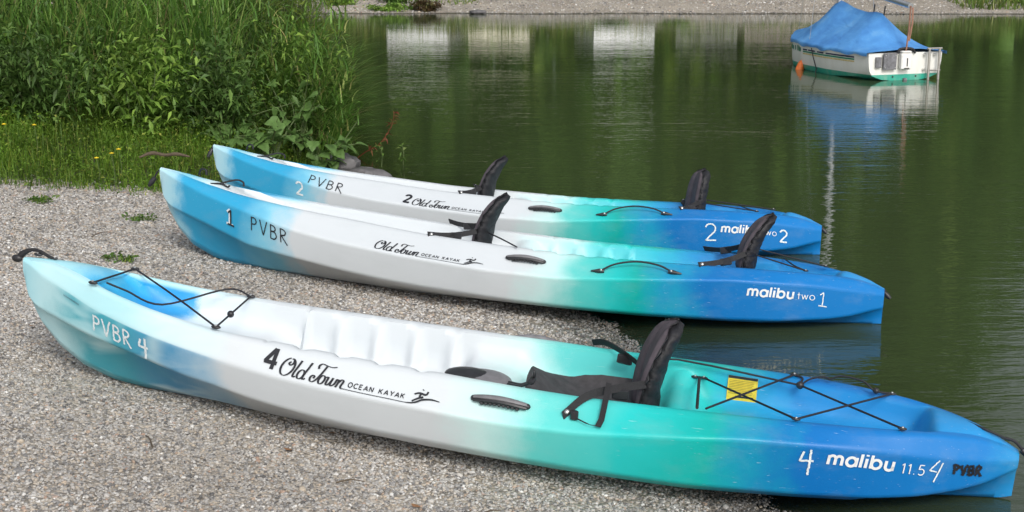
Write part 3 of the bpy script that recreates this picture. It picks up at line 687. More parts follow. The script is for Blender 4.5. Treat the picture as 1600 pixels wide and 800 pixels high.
# tank-well bungees, label and stern toggle
E1 = np.array(H4.rim(.695, 1, -.045, -.045)); E2 = E1 + (.030, 0, 0); E0 = (E1 + E2) / 2
for p_ in (E1, E2): eye(k4, p_, r=.010)
N1 = np.array(H4.rim(.704, -1, -.028, .004)); N2 = np.array(H4.rim(.793, -1, -.006, .008)); N3 = np.array(H4.rim(.888, -1, -.004, .008)); N0 = np.array(H4.rim(.712, -1, -.028, .004))
F1 = np.array(H4.rim(.792, 1, -.012, .004)); F2 = np.array(H4.rim(.886, 1, -.012, .002)); K1 = np.array(H4.rim(.798, 1, -.07, -.012))
for p_ in (F1, F2, N2, N3): eye(k4, p_, r=.010)
MB().tube([E0, E0 * .5 + N1 * .5 + (0, 0, -.004), N1], .0052, 8).build('cross_strap', WEB, k4)
cord(k4, [E2, N2], 0); cord(k4, [N0, F1], 0); cord(k4, [np.array(at4(.9, .45, .03)), E0 + (-.08, -.01, .058), K1], 3); cord(k4, [K1, N3], 0); cord(k4, [N2, F2], 0)
cord(k4, [F1, F1 * .6 + K1 * .4 + (.02, 0, .004), K1, K1 + (.03, .01, .022), K1 + (.075, .03, .030), K1 + (.10, .035, .022)])
cord(k4, [F2, F2 + (-.06, -.02, .01), F2 + (-.10, -.0, .032), F2 + (-.17, .02, .034), F2 + (-.21, .02, .016)])
MB().ball(K1, .014).build('cord_ball', BLK_PLASTIC, k4); MB().ball(F2 + (-.055, -.02, .01), .011).build('cord_ball', BLK_PLASTIC, k4)
def inner_wall(t, f, off=.003):
    r, zr, dp = float(H4.f('r', t)), float(H4.f('zr', t)), float(H4.f('dep', t))
    a = np.array([r - .004, zr - .028]); b = np.array([r * .92, zr - dp + .03]); q = a + (b - a) * f
    n_ = np.array([-(a[1] - b[1]), (a[0] - b[0])]); n_ /= np.linalg.norm(n_); q = q + n_ * off; return (t * H4.L, q[0], q[1])
YEL = simple('yellow_sticker', (.78, .60, .05), .45, var=.1, nscale=90)
def sticker(name, t0, t1, f0, f1, off, mat, par):
    P = [inner_wall(t0 + (t1 - t0) * i / 4, f, off) for i in range(5) for f in (f0, f1)]
    return MB().add(P, [(2 * i, 2 * i + 1, 2 * i + 3, 2 * i + 2) for i in range(4)]).build(name, mat, par, smooth=False)
lab = sticker('warning_sticker', .728, .7575, -.05, 1.10, .003, YEL, k4)
sticker('sticker_header', .7282, .7573, -.05, .07, .0045, INK, lab)
TXTM = simple('sticker_print', (.34, .25, .03), .5)
for i in range(9): sticker('print_line', .7295, .7545 - .003 * random.random(), .15 + i * .075, .175 + i * .075, .0045, TXTM, lab)
sticker('print_bar', .7365, .7545, .87, .95, .0045, INK, lab)
toggle(k4, (H4.L - .05, -.01, .205), (.065, -.01, -.035), .014, .035)
cord(k4, [(H4.L - .17, .02, .235), (H4.L - .11, -.02, .228), (H4.L - .05, -.01, .205)], 5, .004)

# ---- two tandem kayaks behind
HT = Hull(TWIN)
MT_STOPS = [(.0, (.46, .70, .78)), (.03, (.36, .64, .75)), (.048, CYAN), (.15, CYAN), (.20, (.22, .56, .72)), (.235, WHITE), (.54, WHITE), (.575, (.55, .80, .78)), (.62, (.10, .60, .56)), (.66, AQUA), (.70, TEAL), (.74, (.012, .31, .52)), (.78, (.003, .165, .48)), (1, (.003, .175, .50))]
MT_IN = [(.0, (.66, .80, .84)), (.05, (.2, .6, .75)), (.08, (.62, .80, .84)), (.12, WHITE), (.5, WHITE), (.56, (.5, .78, .80)), (.62, (.12, .6, .62)), (.70, (.03, .48, .60)), (.76, MIDB), (1, MIDB)]
MT = hull_mat('tandem_hull_plastic', 3.66, MT_STOPS, MT_IN, False)
HM = HT.mesh()
def tandem(S, B, pitch, roll, label, num, seats, anchors):
    k = empty('kayak', label=label, cat='kayak', group='kayaks on the shore')
    k.matrix_world = kayak_frame(S, B, 3.66, pitch, roll)
    finish(bpy.data.objects.new('hull', HM), None, k)
    L = HT.L
    brand_block(HT, k, .347 if num == '1' else .368, .0615, None if num == '1' else '2', .354)
    s0 = .832 if num == '1' else .850
    st, wd = set_text('malibu', lambda c: G[c], .10); decal(HT, k, 'model_lettering', st, s0, -.068, .047, PRINTW, width=.20, shear=.1)
    st, _ = set_text('two', lambda c: G[c], .10); decal(HT, k, 'model_number', st, s0 + wd * .047 / L + .002, -.068, .034, PRINTW, width=.10)
    st1, _ = set_text(num, hand); stp, _ = set_text('PVBR', hand, .12)
    if num == '1':
        decal(HT, k, 'handwritten_number', st1, .1215, -.100, .075, CHALK, width=.16, off=.0025); decal(HT, k, 'handwritten_number', st1, .1235, -.102, .075, INK, width=.12, off=.0042)
        decal(HT, k, 'handwritten_letters', stp, .163, -.085, .072, INK, width=.085, rough=.006)
        decal(HT, k, 'handwritten_number', st1, .919, -.092, .066, CHALK, width=.07, rough=.008)
    else:
        decal(HT, k, 'handwritten_letters', stp, .189, .004, .076, INK, width=.085, rough=.006)
        decal(HT, k, 'handwritten_number', st1, .168, -.085, .075, CHALK, width=.14, rough=.01)
        decal(HT, k, 'handwritten_number', st1, .826, -.122, .098, CHALK, width=.08, rough=.008)
        decal(HT, k, 'handwritten_number', st1, .937, -.098, .068, CHALK, width=.12, rough=.01)
    g0 = .527 if num == '1' else .557
    for sd_ in (-1, 1): grip(k, HT, g0, g0 + .047, sd_)
    for i, ((sb, yaw, lean, curl), an) in enumerate(zip(seats, anchors)):
        f, at = backrest(k, (sb * L, 0, HT.floor(sb) + .03), h=.27, hw=.108, yaw=R(yaw), lean=lean, curl=curl, seed=10 + i + len(num))
        seat_strap(k, at(-1, .38), HT.rim(an, -1, .012, .004), -1, i == 0 and num == '1')
        seat_strap(k, at(1, .40), HT.rim(an - .005, 1, .0, .012), 1, False)
        p0 = at(-.7, .35, .04)
        if i == 0 and num == '1': cord(k, [p0, (np.array(p0) + np.array(HT.rim(g0 + .008, -1, .02, .02))) / 2 + (0, 0, -.006), HT.rim(g0 + .008, -1, .028, .006)], 4)
        elif i == 1:
            q = np.array(HT.rim(.90, -1, -.03, .006)); q2 = np.array(HT.rim(.925, 1, -.05, .010))
            cord(k, [p0, q], 0); cord(k, [at(.5, .4, .04), q2], 0); cord(k, [q, (q + q2) / 2 + (-.1, 0, .004), HT.rim(.87, 1, -.02, .008)], 4)
            eye(k, q, r=.009); eye(k, q2, r=.009)
    # side cord between two cone fittings on the deck slope
    c0, c1 = (.648, .738) if num == '1' else (.672, .764)
    a, b = HT.side(c0, .05, .008), HT.side(c1, .05, .008)
    cord(k, [a, a * .8 + b * .2 + (0, .02, .030), (a + b) / 2 + (0, .03, .042), a * .2 + b * .8 + (0, .02, .028), b], 5, .0045)
    for p_, d_ in ((a, -1), (b, 1)):
        o = MB().tube([p_ - np.array([d_ * .02, 0, 0]), p_, p_ + np.array([d_ * .042, 0, -.003])], [.007, .013, .010, .003], 8).build('cord_end', BLK_PLASTIC, k)
        MB().ball(p_ + np.array([-d_ * .006, -.008, .006]), .006).build('rivet', STEEL, o)
    toggle(k, (.0, 0, .45), (-.035, -.01, -.055) if num == '1' else (-.012, -.012, -.03), .015, .045)
    toggle(k, (L - .005, 0, .155), (.014, -.004, -.012), .013, .03)
    # bow deck lines
    e0, e1 = np.array(HT.rim(.062, 0, 0, .026)), np.array(HT.rim(.105, -1, -.03, .012)); e0[1] = .0
    cord(k, [e0 + (-.02, .01, 0), e0 + (-.005, 0, .03), e0 + (.025, -.01, .028), e0 + (.03, -.012, .004)], 4, .0055)
    cord(k, [e1 + (-.09, .03, .008), e1 + (-.03, .03, .012), e1 + (.0, .03, -.002), e1 + (.02, .015, .006)], 5, .005); cord(k, [e1 + (-.04, .03, .012), e1 + (.02, .09, .03), e1 + (.06, .09, .022), e1 + (.065, .09, .0)], 5, .005)
    return k
HM.materials.append(MT)
tandem((1.73, 6.36), (-1.81, 7.15), 2.3, 5.0, 'middle kayak with black PVBR on its bow and malibu two on its stern, marked 1', '1',
       [(.474, 5, -.005, .10), (.826, 8, .0, .10)], (.412, .768))
tandem((1.75, 7.80), (-1.83, 8.5), 1.0, 6.5, 'farthest kayak with two seats lying nearest the water and bushes, marked 2', '2',
       [(.470, 5, -.005, .10), (.808, 20, .0, .03)], (.438, .785))

# ------------------------------------------------------------------ pebbles (stuff): instanced stones on the gravel
m, nt, p = new_mat('pebble_stone')
oi = node(nt, 'ShaderNodeObjectInfo')
rc = ramp(nt, [(0, (.11, .107, .104)), (.14, (.20, .195, .19)), (.3, (.33, .32, .305)), (.5, (.40, .385, .365)), (.68, (.50, .485, .455)), (.82, (.41, .37, .32)), (.89, (.49, .42, .33)), (.93, (.36, .25, .19)), (.95, (.52, .51, .49)), (1, (.72, .71, .68))])
nt.links.new(oi.outputs['Random'], rc.inputs[0])
tc = node(nt, 'ShaderNodeTexCoord'); n = noise(nt, tc.outputs['Object'], 3, 4); r2 = ramp(nt, [(.3, (.75,) * 3), (.7, (1.1,) * 3)]); nt.links.new(n.outputs[0], r2.inputs[0])
gp_ = node(nt, 'ShaderNodeNewGeometry'); n3 = noise(nt, gp_.outputs['Position'], 1.1, 5, .6); r3 = ramp(nt, [(.35, (.94, .93, .92)), (.62, (1.22, 1.22, 1.23))]); nt.links.new(n3.outputs[0], r3.inputs[0])
nt.links.new(mixc(nt, 1, mixc(nt, 1, rc.outputs[0], r2.outputs[0], 'MULTIPLY'), r3.outputs[0], 'MULTIPLY'), p.inputs['Base Color'])
p.inputs['Roughness'].default_value = .75
wet(nt, p)
MAT_PEB = m
pc = bpy.data.collections.new('pebble_shapes')
ICO_V = []; t_ = (1 + 5 ** .5) / 2
for a, b in ((-1, t_), (1, t_), (-1, -t_), (1, -t_)): ICO_V += [(a, b, 0), (0, a, b), (b, 0, a)]
ICO_V = np.array(ICO_V) / math.hypot(1, t_)
def hull_faces(V):
    F = []; n = len(V); el = min(np.linalg.norm(V[i] - V[j]) for i in range(n) for j in range(i)) * 1.01
    adj = lambda i, j: np.linalg.norm(V[i] - V[j]) < el
    for i in range(n):
        for j in range(i + 1, n):
            for k in range(j + 1, n):
                if adj(i, j) and adj(j, k) and adj(i, k):
                    F.append((i, j, k) if np.dot(np.cross(V[j] - V[i], V[k] - V[i]), V[i]) > 0 else (i, k, j))
    return F
ICO_F = hull_faces(ICO_V)
for q in range(7):
    me = bpy.data.meshes.new('pebble_shape')
    V = ICO_V * np.array([1, .62 + .3 * rng.random(), .45 + .25 * rng.random()]) * (1 + rng.normal(0, .10, (12, 1)))
    me.from_pydata(V.tolist(), [], ICO_F)
    for p_ in me.polygons: p_.use_smooth = q % 3 > 0
    me.materials.append(MAT_PEB); pc.objects.link(bpy.data.objects.new('pebble_shape', me))
def scatter(n, x0, x1, y0, y1, smin, smax):
    x = rng.uniform(x0, x1, n); y = rng.uniform(y0, y1, n); s = smin + (smax - smin) * rng.random(n) ** 2.2
    return x, y, s
parts = [scatter(125000, -2.6, 1.15, 3.3, 6.0, .0038, .0092), scatter(42000, -3.2, .9, 6.0, 8.2, .006, .0115), scatter(26000, -3.8, .2, 8.2, 10.4, .007, .013), scatter(500, -3, 1, 3.3, 9, .011, .017)]
x = np.concatenate([q[0] for q in parts]); y = np.concatenate([q[1] for q in parts]); s_ = np.concatenate([q[2] for q in parts])
fr_ = .41 * (y + .6); keep = (np.abs(x) < fr_ + .25) & (x < np.interp(y, SH_Y, SH_X) + .12) & (y < np.interp(x, ED_X, ED_Y) + .45 - .5 * rng.random(len(x)))
x, y, s_ = x[keep], y[keep], s_[keep]
fx, fy, fs = scatter(14000, -10, 15, 31.0, 35.5, .010, .036)
x, y, s_ = np.concatenate([x, fx]), np.concatenate([y, fy]), np.concatenate([s_, fs]); z = ground_z(x, y) + s_ * .12
me = bpy.data.meshes.new('beach_pebbles'); me.vertices.add(len(x)); me.vertices.foreach_set('co', np.stack([x, y, z], 1).astype(np.float32).ravel())
a = me.attributes.new('rot', 'FLOAT_VECTOR', 'POINT'); a.data.foreach_set('vector', np.stack([rng.normal(0, .35, len(x)), rng.normal(0, .35, len(x)), rng.uniform(0, 6.28, len(x))], 1).astype(np.float32).ravel())
a = me.attributes.new('scl', 'FLOAT_VECTOR', 'POINT'); a.data.foreach_set('vector', np.repeat(s_[:, None], 3, 1).astype(np.float32).ravel())
po = bpy.data.objects.new('beach_pebbles', me); finish(po, None, None, label='loose grey and tan pebbles covering the beach', cat='pebbles', kind='stuff')
ng = bpy.data.node_groups.new('pebble_scatter', 'GeometryNodeTree')
ng.interface.new_socket('Geometry', in_out='INPUT', socket_type='NodeSocketGeometry'); ng.interface.new_socket('Geometry', in_out='OUTPUT', socket_type='NodeSocketGeometry')
gi = ng.nodes.new('NodeGroupInput'); go = ng.nodes.new('NodeGroupOutput'); ip = ng.nodes.new('GeometryNodeInstanceOnPoints'); ci = ng.nodes.new('GeometryNodeCollectionInfo')
ci.inputs['Collection'].default_value = pc; ci.inputs['Separate Children'].default_value = True; ci.inputs['Reset Children'].default_value = True
ip.inputs['Pick Instance'].default_value = True
na = ng.nodes.new('GeometryNodeInputNamedAttribute'); na.data_type = 'FLOAT_VECTOR'; na.inputs[0].default_value = 'rot'
nb = ng.nodes.new('GeometryNodeInputNamedAttribute'); nb.data_type = 'FLOAT_VECTOR'; nb.inputs[0].default_value = 'scl'
ng.links.new(gi.outputs[0], ip.inputs['Points']); ng.links.new(ci.outputs[0], ip.inputs['Instance'])
ng.links.new(na.outputs[0], ip.inputs['Rotation']); ng.links.new(nb.outputs[0], ip.inputs['Scale']); ng.links.new(ip.outputs[0], go.inputs[0])
md = po.modifiers.new('scatter', 'NODES'); md.node_group = ng

# ------------------------------------------------------------------ plant geometry
def unit(v): return v / (np.linalg.norm(v, axis=-1, keepdims=True) + 1e-9)
def blades(base, h, az, lean, w, segs=4, droop=1.0):
    """curved tapering grass blades: arrays of bases, heights, azimuths, leans, widths"""
    n = len(base); t = np.linspace(0, 1, segs + 1)[None, :, None]
    d = np.stack([np.cos(az), np.sin(az), 0 * az], 1)[:, None, :]; up = np.array([0, 0, 1.])[None, None, :]
    hh = h[:, None, None]; ll = lean[:, None, None]
    C = base[:, None, :] + up * hh * (t - .42 * droop * ll * t ** 2.6) + d * hh * ll * t ** 1.8
    sd_ = np.stack([-np.sin(az), np.cos(az), 0 * az], 1)[:, None, :]
    ww = w[:, None, None] * (1 - t) ** .6 * .5 + .0004
    V = np.stack([C - sd_ * ww, C + sd_ * ww], 2).reshape(-1, 3)
    k = (segs + 1) * 2; i = np.arange(segs) * 2; f = np.stack([i, i + 1, i + 3, i + 2], 1)
    F = (np.arange(n)[:, None, None] * k + f[None]).reshape(-1, 4); return V, F
def leaves(pos, dirn, ln_, wd, fold=.25, droop=.2):
    """folded lance leaves: two quads each side of a midrib"""
    n = len(pos); d = unit(dirn); up = np.array([0, 0, 1.]); s = unit(np.cross(d, up + rng.normal(0, .5, (n, 3)))); nn = np.cross(s, d)
    L = ln_[:, None]; W = wd[:, None]; dr = -up * L * droop
    a = pos; b = pos + d * L * .45 + s * W * .5 + nn * W * fold; c = pos + d * L + dr; e = pos + d * L * .45 - s * W * .5 + nn * W * fold; mpt = pos + d * L * .5 + dr * .25
    V = np.stack([a, b, c, e, mpt], 1).reshape(-1, 3); k = np.arange(n)[:, None] * 5
    F = np.concatenate([k + [0, 4, 1], k + [4, 2, 1], k + [0, 3, 4], k + [4, 3, 2]]); return V, F
def merge(lst):
    V, F, n = [], [], 0
    for v, f in lst: V.append(v); F.append(f + n); n += len(v)
    return np.concatenate(V), np.concatenate(F)
GREEN_DK = leaf_mat('dark_leaf', [(0, (0.055, 0.106, 0.022)), (.5, (0.102, 0.202, 0.048)), (1, (0.179, 0.297, 0.069))])
GREEN_MD = leaf_mat('mid_leaf', [(0, (0.102, 0.194, 0.031)), (.5, (0.181, 0.331, 0.053)), (1, (0.320, 0.481, 0.089))])
GREEN_LT = leaf_mat('light_leaf', [(0, (0.064, 0.144, 0.023)), (.5, (0.104, 0.207, 0.036)), (.9, (0.160, 0.270, 0.054)), (1, (0.240, 0.288, 0.090))])
GREEN_YL = leaf_mat('feathery_leaf', [(0, (.11, .19, .02)), (.5, (.18, .27, .03)), (1, (.27, .34, .05))], .45)
REED = leaf_mat('reed_blade', [(0, (0.071, 0.166, 0.028)), (.45, (0.132, 0.283, 0.045)), (.8, (0.232, 0.389, 0.077)), (.93, (0.364, 0.429, 0.137)), (1, (0.727, 0.566, 0.256))])
DRY = leaf_mat('dry_stalk', [(0, (.22, .16, .08)), (.6, (.36, .28, .15)), (1, (.48, .40, .24))], .2)
HERB = leaf_mat('herb_blade', [(0, (0.077, 0.157, 0.017)), (.5, (0.136, 0.258, 0.028)), (.85, (0.221, 0.358, 0.044)), (1, (0.376, 0.401, 0.086))], .4)
STEM = simple('green_stem', (.09, .13, .04), .7)
BARK = simple('brown_bark', (.10, .075, .05), .9, nscale=14, bmp=.5)
REDLEAF = leaf_mat('red_leaf', [(0, (.22, .05, .03)), (.6, (.33, .10, .06)), (1, (.30, .20, .08))])

def reed_clump(x, y, n, h, spread, label, lean=(.15, .8), az_c=None, mat=None, w=(.007, .016), group='tall reeds and long grass on the bank'):
    z = float(ground_z(x, y)) - .03; g = empty('reed_clump', (x, y, max(z, -.1)), label, 'reeds', group)
    r_ = spread * np.sqrt(rng.random(n)); th = rng.uniform(0, 6.283, n); base = np.stack([r_ * np.cos(th), r_ * np.sin(th), 0 * r_], 1)
    az = rng.uniform(0, 6.283, n) if az_c is None else rng.normal(az_c, .9, n)
    hh = h * rng.uniform(.55, 1.08, n)
    V, F = blades(base, hh, az, rng.uniform(*lean, n), rng.uniform(*w, n), 5)
    # leaves branching from the canes
    k = n; fr = rng.uniform(.25, .9, k); b2 = base + np.stack([0 * fr, 0 * fr, hh * fr], 1) + np.stack([np.cos(az), np.sin(az), 0 * az], 1) * (hh * .4 * fr ** 1.8)[:, None]
    V2, F2 = blades(b2, rng.uniform(.25, .5, k) * h * .6, rng.uniform(0, 6.283, k), rng.uniform(.5, 1.3, k), rng.uniform(*w, k), 4)
    np_obj('blades', *merge([(V, F), (V2, F2)]), mat or REED, g, kind='stuff')
    d = max(6, n // 13); q = rng.integers(0, n, d)
    np_obj('dry_stalks', *blades(base[q], hh[q] * rng.uniform(.6, 1.05, d), rng.uniform(0, 6.283, d), rng.uniform(.1, .6, d), np.full(d, .006), 4), DRY, g, kind='stuff')
    return g
def leafy_bush(x, y, n, rx, ry, h, label, mat, ll=(.05, .10), aspect=.32, name='leafy_bush', group='leafy bushes on the bank', z0=None, stems=14):
    z = float(ground_z(x, y)) if z0 is None else z0; g = empty(name, (x, y, z - .03), label, 'bush', group)
    tips = []; mb = MB()
    for i in range(stems):
        a, r_ = rng.uniform(0, 6.283), math.sqrt(rng.random()); t = np.array([rx * r_ * math.cos(a), ry * r_ * math.sin(a), h * (1.02 - .55 * r_ ** 2) * rng.uniform(.75, 1.05)])
        mid = t * np.array([.45, .45, .55]) + rng.normal(0, .04, 3); P = crom([(t[0] * .12, t[1] * .12, 0), mid, t], 6)
        mb.tube(P, [.009, .006, .003], 5); tips.append(P)
    mb.build('stems', STEM, g)
    TP = np.concatenate([p_[2:] for p_ in tips]); c = TP[rng.integers(0, len(TP), n)]
    pos = c + rng.normal(0, 1, (n, 3)) * np.array([rx, ry, h]) * .13; pos[:, 2] = np.abs(pos[:, 2]) + .01
    out = pos * np.array([1, 1, .35]) + rng.normal(0, .55, (n, 3)) * max(rx, h) + np.array([0, 0, .12 * h])
    l_ = rng.uniform(*ll, n); np_obj('leaves', *leaves(pos, out, l_, l_ * aspect * rng.uniform(.7, 1.3, n), .2, .3), mat, g, kind='stuff')
    return g

# ---- low herbs and meadow at the foot of the bank (stuff)
def bank_pts(n, x0, x1, y0, y1, back):
    x = rng.uniform(x0, x1, n); y = rng.uniform(y0, y1, n); e = np.interp(x, ED_X, ED_Y) + .22 * vnoise(x * 2.7, y * 2.1)
    k = (y > e - .03) & (y < e + back) & (x < np.interp(y, SH_Y, SH_X) - .12); return x[k], y[k], (y - e)[k]
x, y, d = bank_pts(76000, -6.2, -1.2, 7.7, 12.2, 2.4)
dens = .35 + .65 * np.clip(vnoise(x * 1.6 + 2, y * 1.6) + .6, 0, 1); kk = rng.random(len(x)) < dens * np.clip(.25 + d * 2.2, 0, 1); x, y, d = x[kk], y[kk], d[kk]; n = len(x)
hh = (.045 + .13 * np.clip(d / .9, 0, 1)) * rng.uniform(.5, 1.35, n) * (1 + .5 * vnoise(x * 2, y * 2))
V, F = blades(np.stack([x, y, ground_z(x, y) - .005], 1), hh, rng.uniform(0, 6.283, n), rng.uniform(.1, 1.1, n), rng.uniform(.003, .008, n), 2)
np_obj('meadow_grass', V, F, HERB, label='fine short green grass and herbs along the foot of the bank', cat='grass', kind='stuff')
x, y, d = bank_pts(52000, -6.2, -1.2, 7.7, 11.6, 1.7); kk = rng.random(len(x)) < np.clip(.15 + d * 1.6, 0, 1); x, y, d = x[kk], y[kk], d[kk]; n = len(x)
pos = np.stack([x, y, ground_z(x, y) + rng.uniform(.01, .18, n) * np.clip(.25 + d, 0, 1)], 1); l_ = rng.uniform(.012, .034, n)
V, F = leaves(pos, rng.normal(0, 1, (n, 3)) * (1, 1, .5) + (0, 0, .35), l_, l_ * .5)
np_obj('herb_leaves', V, F, HERB, label='tiny feathery herb leaves mixed into the bank grass', cat='herbs', kind='stuff')

# ---- bushes and reeds of the bank, front to back
LB = [(-5.0, 9.9, 2300, .75, .55, .75, 'low dark bush at the left picture edge above the grass', GREEN_DK), (-4.1, 9.8, 2300, .7, .5, .70, 'second dark bush from the left edge behind the herbs', GREEN_MD),
      (-3.35, 9.9, 2600, .62, .5, .78, 'dark bush in the middle of the bank behind yellow flowers', GREEN_DK), (-2.7, 10.1, 2600, .6, .5, .80, 'mid green bush directly behind the numbered bows', GREEN_MD),
      (-2.15, 10.5, 2600, .55, .5, .85, 'tangled bush left of the broad-leaved plant', GREEN_DK), (-1.85, 11.2, 2400, .5, .55, 1.0, 'bush behind the broad-leaved plant near the water', GREEN_MD),
      (-4.6, 11.0, 3000, .8, .6, 1.35, 'tall dark bush high on the left of the bank', GREEN_DK), (-3.6, 11.2, 3000, .75, .6, 1.30, 'tall dark bush in the centre of the bank', GREEN_DK),
      (-2.75, 11.5, 3000, .7, .6, 1.3, 'tall bush right of the bank centre among reeds', GREEN_MD), (-5.6, 11.3, 2600, .8, .6, 1.5, 'tall shaded bush cut by the upper left picture edge', GREEN_DK),
      (-4.2, 12.6, 3600, 1.0, .7, 2.3, 'dense dark bush behind the reeds at upper left', GREEN_DK), (-5.8, 12.9, 3600, 1.0, .7, 2.5, 'dense dark bush in the upper left corner', GREEN_DK),
      (-2.95, 12.8, 3400, .8, .6, 2.0, 'dark bush behind the reeds at the top of the bank', GREEN_DK)]
for (x_, y_, n_, rx, ry, h_, lab_, mt) in LB: leafy_bush(x_, y_, n_, rx, ry, h_, lab_, mt, aspect=.30)
RC = [(-4.7, 10.5, 240, 1.25, .4, 'reed clump at far left in front of the dark bushes', None), (-3.95, 10.5, 260, 1.35, .4, 'reed clump left of the bank centre with dry stalks', None), (-3.2, 10.6, 280, 1.4, .4, 'reed clump at the bank centre with bleached stalks', None),
      (-2.55, 10.9, 300, 1.45, .4, 'thick reed clump right of the bank centre', None), (-2.15, 11.5, 300, 1.15, .40, 'tall reed clump arching towards the water', -.2), (-1.85, 11.7, 340, 1.1, .30, 'reed clump leaning out over the lake', -.3),
      (-1.66, 11.2, 380, .95, .26, 'low reed tuft fanning over the water edge', -.35), (-1.5, 10.85, 170, .62, .2, 'short reed tuft beside the water behind the rocks', -.4), (-3.6, 11.9, 280, 1.9, .45, 'tall reeds at the top of the bank, left of centre', None), (-2.85, 12.2, 300, 1.8, .42, 'tall reeds at the top of the bank, right of centre', None), (-4.9, 11.9, 240, 1.9, .45, 'tall shaded reeds near the upper left corner', None)]
for (x_, y_, n_, h_, sp_, lab_, az_) in RC: reed_clump(x_, y_, n_, h_, sp_, lab_, (.15, .8) if az_ is None else (.35, 1.15), az_c=az_)
for (x_, y_, n_, rx, ry, h_, lab_) in ((-1.72, 11.75, 3600, .46, .4, .95, 'fine-leaved yellow-green bush bulging over the lake'), (-2.2, 11.9, 3600, .5, .4, 1.35, 'fine-leaved green bush left of the bulging one'), (-1.6, 11.0, 2600, .34, .3, .62, 'low fine-leaved bush above the broad leaves at the water edge'), (-3.0, 10.35, 2600, .5, .35, .75, 'fine-leaved light bush in the front of the bank'), (-4.4, 10.3, 2600, .55, .35, .8, 'fine-leaved light bush at the left front of the bank')):
    leafy_bush(x_, y_, n_, rx, ry, h_, lab_, GREEN_LT, ll=(.045, .10), aspect=.16, name='fine_leaved_bush', group='fine-leaved bushes on the bank', stems=22)
# feathery yellow-green shrub where the bank meets the far water
for (x_, y_, n_, h_, lab_) in ((-2.12, 12.9, 900, 1.75, 'feathery yellow-green shrub at the top of the bank by the lake'), (-2.6, 13.8, 800, 2.0, 'feathery shrub behind the yellow-green one, against the far shore'), (-1.86, 12.5, 500, 1.0, 'lower feathery shrub hanging over the lake')):
    g = empty('feathery_shrub', (x_, y_, float(ground_z(x_, y_)) - .05), lab_, 'shrub', 'feathery shrubs by the lake')
    th = rng.uniform(0, 6.283, n_); r_ = .25 * np.sqrt(rng.random(n_)); base = np.stack([r_ * np.cos(th), r_ * np.sin(th), 0 * r_], 1)
    az = rng.uniform(0, 6.283, n_); h2 = h_ * rng.uniform(.5, 1.05, n_); le = rng.uniform(.08, .45, n_)
    A_ = blades(base, h2, az, le, np.full(n_, .006), 4)
    q = rng.integers(0, n_, n_ * 9); fr = rng.uniform(.3, 1, len(q)); b2 = base[q] + np.stack([np.cos(az[q]) * h2[q] * le[q] * fr ** 1.8, np.sin(az[q]) * h2[q] * le[q] * fr ** 1.8, h2[q] * (fr - .42 * le[q] * fr ** 2.6)], 1)
    l_ = rng.uniform(.05, .11, len(q)); np_obj('fronds', *A_, STEM, g, kind='stuff'); np_obj('leaves', *leaves(b2, rng.normal(0, .7, (len(q), 3)) + (0, 0, .5), l_, l_ * .13, .1, .25), GREEN_YL, g, kind='stuff')

# broad-leaved plant: every large leaf a part
BROAD = leaf_mat('broad_leaf', [(0, (.075, .16, .04)), (.5, (.115, .215, .055)), (1, (.165, .275, .08))], .3)
def broad_mesh(k):
    t = np.linspace(0, 1, 7); w = np.array([.05, .42, .50, .44, .32, .17, .0]); w = w * (1 + .08 * np.cos(np.arange(7) * 3 + k)); V = []
    for i in range(7):
        for c in (-1, -.5, 0, .5, 1): V.append((t[i], c * w[i], .10 * abs(c) * w[i] * 1.6 - .35 * t[i] ** 2 + .03 * math.sin(5 * t[i] + c * 3 + k)))
    F = [(i * 5 + j, i * 5 + 5 + j, i * 5 + 6 + j, i * 5 + 1 + j) for i in range(6) for j in range(4)]
    me = bpy.data.meshes.new('leaf'); me.from_pydata(V, [], F); me.validate(); me.materials.append(BROAD)
    for p_ in me.polygons: p_.use_smooth = True
    return me
BM = [broad_mesh(k) for k in range(4)]
def broad_plant(x_, y_, nst, h_, lab_, lsz):
    z_ = float(ground_z(x_, y_)); g = empty('broad_leaved_plant', (x_, y_, z_ - .02), lab_, 'plant', 'broad-leaved plants beside the kayaks')
    mb = MB(); places = []
    for i in range(nst):
        a = rng.uniform(0, 6.283); rr = rng.uniform(.1, .42); P = crom([(0, 0, 0), (rr * .4 * math.cos(a), rr * .4 * math.sin(a), h_ * .5), (rr * math.cos(a), rr * math.sin(a), h_ * rng.uniform(.55, 1.0))], 5); mb.tube(P, [.007, .003], 5)
        for q in range(3, len(P), 2): places.append(P[q])
    mb.build('stems', STEM, g)
    for i, c in enumerate(places):
        o = bpy.data.objects.new('leaf', BM[i % 4]); COL.objects.link(o); o.parent = g; o.location = c; sz = lsz * rng.uniform(.55, 1.0); o.scale = (sz, sz, sz)
        o.rotation_euler = (rng.normal(0, .35), rng.normal(.1, .35), rng.normal(-1.35, 1.2))
broad_plant(-1.75, 10.05, 13, .52, 'pale broad-leaved plant behind the farthest bow', .115)
broad_plant(-1.38, 10.3, 10, .42, 'pale broad-leaved plant beside the rocks at the water edge', .115)
broad_plant(-1.62, 10.55, 9, .75, 'taller broad-leaved plant climbing into the reeds', .105)
broad_plant(-2.05, 10.1, 7, .34, 'small broad-leaved plant at the edge of the herbs', .10)
broad_plant(-4.75, 10.75, 6, 1.25, 'lobed-leaf vine in shade near the left edge', .16)

